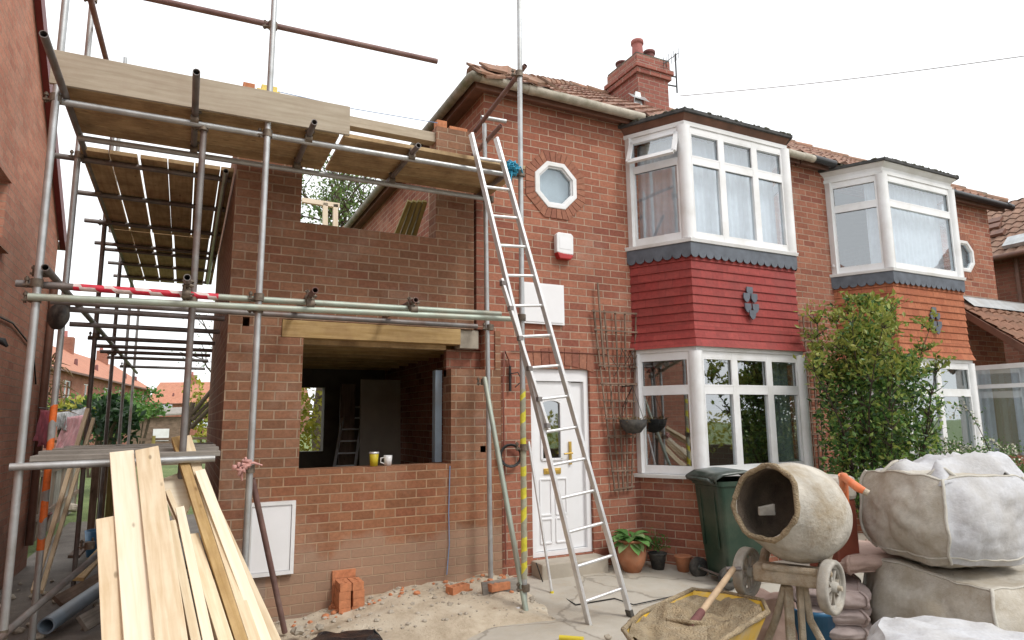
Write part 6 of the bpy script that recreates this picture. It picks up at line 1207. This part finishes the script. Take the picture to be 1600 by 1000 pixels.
# ------------------------------------------------------------------ loose bricks
def make_brick(loc, yaw, lab, grp='loose perforated bricks', stand=False, tilt=0):
    t_ = thing('loose_brick', lab, 'brick', loc, grp); m_ = MB(); L, Wd, H_ = .20, .095, .062; r_ = .017; pos = [-.055, 0, .055]
    q = Matrix.Rotation(yaw, 3, 'Z') @ (Matrix.Rotation(R(90), 3, 'Y') if stand else Matrix.Rotation(tilt, 3, 'X')); off = V(loc)+V((0, 0, L/2 if stand else H_/2)); Q = lambda x, y, z: q @ V((x, y, z))+off
    for sg in (-1, 1):                                  # faces with real holes: cells around each opening
        for c_x in pos:
            arc = [(c_x+r_*math.cos(2*math.pi*k/12), r_*math.sin(2*math.pi*k/12)) for k in range(12)]
            x0 = c_x-.0275 if c_x > -.05 else -L/2; x1 = c_x+.0275 if c_x < .05 else L/2
            bx = []
            for k in range(12):
                a = 2*math.pi*k/12; dx, dy = math.cos(a), math.sin(a); s_ = min((x1-c_x)/dx if dx > 1e-6 else (x0-c_x)/dx if dx < -1e-6 else 9, (Wd/2)/abs(dy) if abs(dy) > 1e-6 else 9); bx.append((c_x+dx*s_, dy*s_))
            cr_ = {1: (x1, Wd/2), 4: (x0, Wd/2), 7: (x0, -Wd/2), 10: (x1, -Wd/2)}
            for k in range(12):
                j = (k+1) % 12; poly = [arc[k], bx[k]]; corner = None
                for cx_, cy_ in ((x1, Wd/2), (x0, Wd/2), (x0, -Wd/2), (x1, -Wd/2)):
                    an = math.atan2(cy_, cx_-c_x) % (2*math.pi); a0 = 2*math.pi*k/12
                    if a0+1e-4 < an < a0+2*math.pi/12-1e-4: poly.append((cx_, cy_))
                poly += [bx[j], arc[j]]; v_ = [Q(x, y, sg*H_/2) for x, y in poly]; m_.add(v_, [tuple(range(len(v_)))] if sg > 0 else [tuple(range(len(v_)))[::-1]])
    for c_x in pos: m_.add([Q(c_x+r_*math.cos(2*math.pi*k/12), r_*math.sin(2*math.pi*k/12), s*H_/2) for s in (-1, 1) for k in range(12)], [(k, 12+k, 12+(k+1) % 12, (k+1) % 12) for k in range(12)])
    for a, b in (((-L/2, -Wd/2), (L/2, -Wd/2)), ((L/2, -Wd/2), (L/2, Wd/2)), ((L/2, Wd/2), (-L/2, Wd/2)), ((-L/2, Wd/2), (-L/2, -Wd/2))): m_.add([Q(*a, -H_/2), Q(*b, -H_/2), Q(*b, H_/2), Q(*a, H_/2)], [(0, 1, 2, 3)])
    m_.build('body', 'new_brick', t_); return t_
bx0 = at(550, 962, 'z', .0)
for i, cx_ in enumerate((-.055, .055)):
    for k in range(4): make_brick((bx0.x+cx_+rnd.uniform(-.004, .004), bx0.y+.1+.02, .0+.064*k+.0), R(90+rnd.uniform(-2, 2)), ('left' if i == 0 else 'right')+' column of the brick pile by the wall, '+['bottom', 'second', 'third', 'top'][k]+' brick')
for k in range(5): make_brick((bx0.x-.02+rnd.uniform(-.006, .006), bx0.y+.29, .0+.064*k), R(rnd.uniform(-4, 4)), 'rear column of the brick pile by the wall, '+['bottom', 'second', 'third', 'fourth', 'topmost'][k]+' brick')
bq = at(780, 927, 'z', .08); beam_thing('plank', 'dirty short plank on the ground under a single brick near the scaffold foot', 'plank', [(V((bq.x-.15, bq.y+.02, .085)), V((bq.x+.22, bq.y+.0, .095)), .2, .03)], 'grey_wood')
make_brick((bq.x, bq.y+.02, .106), R(8), 'single perforated brick lying on the short plank near the scaffold foot'); bz = at(722, 938, 'z', .05); make_brick((bz.x, bz.y+.1, soil_h(bz.x, bz.y+.1)-.01), R(20), 'half-hidden brick under the tangled blue wire')
# blue wire tangle
m_ = MB(); c = at(722, 925, 'y', 5.8)
for k in range(11): m_.path([c+V((rnd.gauss(0, .12), rnd.gauss(0, .05), rnd.gauss(0, .025))) for _ in range(6)], .004, 5)
tag(m_.build('wire_tangle', 'pipe_blue', None, c), 'tangle of pale blue wire lying at the foot of the extension wall', 'wire')
# rubble
def stone(mb, c, r_, seed):
    vs = []; N = 7
    for j in range(1, N):
        for i in range(9):
            a, b = 2*math.pi*i/9, math.pi*j/N; p = V((math.sin(b)*math.cos(a), math.sin(b)*math.sin(a), math.cos(b)*.65)); vs.append(V(c)+p*r_*(1+.45*noise.noise(p*1.6+V((seed, 0, 0)))))
    fs = [(j*9+i, (j+1)*9+i, (j+1)*9+(i+1) % 9, j*9+(i+1) % 9) for j in range(N-2) for i in range(9)]+[tuple(range(9)), tuple(range((N-2)*9, (N-1)*9))[::-1]]; mb.add(vs, fs)
m_ = MB()
for k in range(300):
    x = rnd.uniform(.6, 3.1); y = min(5.93, rnd.choice([5.75, 5.6, 5.2])+rnd.gauss(0, .2)); r_ = abs(rnd.gauss(0, .009))+.004; stone(m_, (x, y, soil_h(x, y)+r_*.2), r_, k)
for k in range(120): x, y = rnd.uniform(-1.5, .3), rnd.uniform(4.8, 9); r_ = abs(rnd.gauss(0, .02))+.008; stone(m_, (x, y, -.09+r_*.2), r_, k)
struct(m_.build('rubble', 'concrete', None), 'stuff')
m_ = MB()
for k in range(60):
    x = rnd.uniform(.8, 3.0); y = 5.8+rnd.gauss(0, .12); y = min(y, 5.94); r_ = abs(rnd.gauss(0, .012))+.008; stone(m_, (x, y, soil_h(x, y)+r_*.2), r_, k+900)
struct(m_.build('brick_rubble', 'new_brick', None), 'stuff')
for px, py, r_, mt, lb in ((809, 952, .035, 'white_upvc', 'white lump of rubble beside the taped scaffold pole foot'), (620, 925, .06, 'concrete', 'pale mortar lump right of the brick pile'), (672, 926, .045, 'concrete', 'pale lump of mortar left of the blue wire'), (598, 942, .04, 'block_grey', 'grey stone just right of the brick pile'), (500, 980, .035, 'block_grey', 'dark round stone above the black bag'), (466, 985, .05, 'block_grey', 'stone by the foot of the rusty leaning tube'), (950, 995, .03, 'block_grey', 'small dark stone left of the wheelbarrow')):
    q = at(px, py, 'z', .03); m_ = MB(); stone(m_, q, r_, px); tag(m_.build('stone', mt, None, q, smooth_all=False), lb, 'stone')
b1 = vd(536, 1008, 4.6); bag('rubbish_bag', 'crumpled black plastic bag on the soil at the bottom edge', (b1.x, b1.y, -.06), .42, .3, .16, -YAW, ['plastic_black_bag']*3, 71, loops=False, n=22, rough=.05)
a, b = at(874, 996, 'z', .018), at(912, 999, 'z', .018); m_ = MB(); m_.tube(a, b, .018, n=12); tag(m_.build('tool_handle', 'cup_yellow', None, a), 'bright yellow tool handle at the bottom edge left of the ladder foot', 'tool')
# ------------------------------------------------------------------ new timber in the foreground
def plank(lab, t, b, w, th, yt=5.0, yb=3.75, mat='pine', face=(0, -.8, .6), roll=0):
    A_ = at(*t, 'y', yt); B_ = at(*b, 'y', yb); E_ = A_+(B_-A_)*((A_.z+.14)/(A_.z-B_.z)); m_ = MB(); m_.beam(A_, E_, w, th, V(face), roll); return tag(m_.build('timber_plank', mat, None, A_, bev=.003), lab, 'timber', 'new pine timbers leaning at the front left')
plank('wide pale plank with an upright top, second from the left of the front timbers', (190, 709), (219, 1000), .135, .045, 5.0, 3.74, 'pine_raw', roll=-.05)
plank('wide pale plank, third from the left of the front timbers', (230, 704), (268, 1000), .135, .045, 4.96, 3.66, 'pine', roll=.1)
plank('shorter pale plank at the left edge of the front timbers', (170, 812), (183, 1000), .125, .045, 4.5, 3.8, 'pine')
plank('narrow timber edge right beside the two wide planks', (268, 822), (304, 1000), .045, .09, 4.6, 3.85, 'pine')
plank('second narrow timber to the right of the wide planks', (282, 800), (325, 1000), .05, .09, 4.75, 3.9, 'pine_raw', roll=.1)
plank('third narrow timber to the right of the wide planks, slightly twisted', (299, 838), (350, 1000), .075, .045, 4.7, 4.0, 'pine', roll=-.2)
plank('longest timber whose yellow end stands up beside the scaffold post', (275, 686), (376, 1000), .06, .05, 5.3, 4.05, 'lintel_wood')
plank('long timber just right of the one with the yellow end', (291, 685), (396, 1000), .06, .055, 5.32, 4.1, 'pine')
plank('pale timber lying over the right bundle, from the plywood down', (312, 738), (412, 1000), .065, .05, 5.0, 4.1, 'pine_raw')
plank('right-hand outermost timber of the bundle, beside the meter box', (325, 770), (430, 1000), .05, .08, 5.1, 4.3, 'pine', roll=.15)
plank('yellowish timber behind the right bundle, low down', (330, 850), (405, 1000), .08, .05, 5.0, 4.4, 'lintel_wood')
plank('thin dark-edged strip between the left and right bundles', (262, 770), (362, 1000), .03, .06, 4.95, 4.2, 'pine')
pl_ = [vd(248, 750, 4.45), vd(312, 727, 4.6), vd(318, 745, 4.55), vd(277, 832, 4.15)]; m_ = MB(); m_.extr(pl_, VF*.018); tag(m_.build('plywood_offcut', 'pine_raw', None, pl_[0], bev=.002), 'pale triangular plywood offcut resting across the timber bundle', 'offcut')
beam_thing('timber_batten', 'left one of two long thin battens leaning behind the orange-taped pole', 'timber', [(at(137, 640, 'y', 7.6), at(52, 925, 'y', 6.4), .035, .05)], 'pine', 'thin battens leaning by the left pole')
beam_thing('timber_batten', 'right one of two long thin battens leaning behind the orange-taped pole', 'timber', [(at(146, 655, 'y', 7.7), at(64, 925, 'y', 6.45), .03, .05)], 'pine', 'thin battens leaning by the left pole')
for k, (px, d0, mt) in enumerate(((150, 9.2, 'old_wood'), (163, 9.0, 'old_wood'), (176, 8.8, 'treated'), (196, 8.9, 'old_wood'))):
    a = vd(px, 730, d0); beam_thing('old_post', ['dark upright post left-most under the low walkway', 'dark upright post second from left under the low walkway', 'greenish upright post under the low walkway', 'dark upright post right-most under the low walkway'][k], 'post', [(V((a.x, a.y, 1.3)), V((a.x, a.y, -.1)), .09, .05)], mt)
for k, (p, q, w_, mt, lb) in enumerate(((( 95, 945), (175, 900), .2, 'old_wood', 'broken dark board on the ground left of the new timbers'), ((128, 975), (200, 935), .14, 'grey_wood', 'grey board lying over the broken dark board'), ((60, 760), (110, 735), .25, 'old_wood', 'dark old board on the ground by the left gable wall'), ((115, 870), (190, 790), .12, 'old_wood', 'old sloping joist on the ground behind the leaning battens'), ((120, 905), (200, 815), .12, 'lintel_wood', 'yellow-brown joist on the ground behind the leaning battens'))):
    beam_thing('old_board', lb, 'board', [(at(*p, 'z', -.03+.03*k), at(*q, 'z', .0+.04*k), w_, .035)], mt)
a, b = at(72, 978, 'z', .0), at(178, 905, 'z', .05); m_ = MB(); m_.tube(a, b, .065, n=22, hollow=True); tag(m_.build('drain_pipe', 'pipe_blue', None, a), 'fat grey-blue plastic pipe lying on the ground left of the new timbers', 'pipe')
c = at(52, 828, 'z', -.08); pot('plant_pot', 'dark red pot on the path beside the left gable wall', c, .22, .25, 'pot_dark')
c = at(153, 868, 'z', -.08); m_ = MB(); m_.lathe([(0, 0), (.13, 0), (.17, .32), (.155, .32), (.12, .03), (0, .03)], c, n=24); tag(m_.build('bucket', 'blue_plastic', None, c), 'blue bucket half hidden behind the leaning new timbers', 'bucket')
for k, (px, py, s_) in enumerate(((50, 770, .35), (75, 790, .28), (95, 765, .3), (112, 800, .22))):
    c = at(px, py, 'z', -.1); m_ = MB(); stone(m_, c+ZZ*.08, s_*.6, px); tag(m_.build('debris_heap', 'block_grey' if k % 2 else 'paper_bag_grey', None, c), ['leftmost grey heap of debris by the left gable wall', 'second debris heap, nearest the red pot', 'third debris heap, behind the batten feet', 'rightmost small heap of debris behind the battens'][k], 'debris', 'debris heaps on the side path')
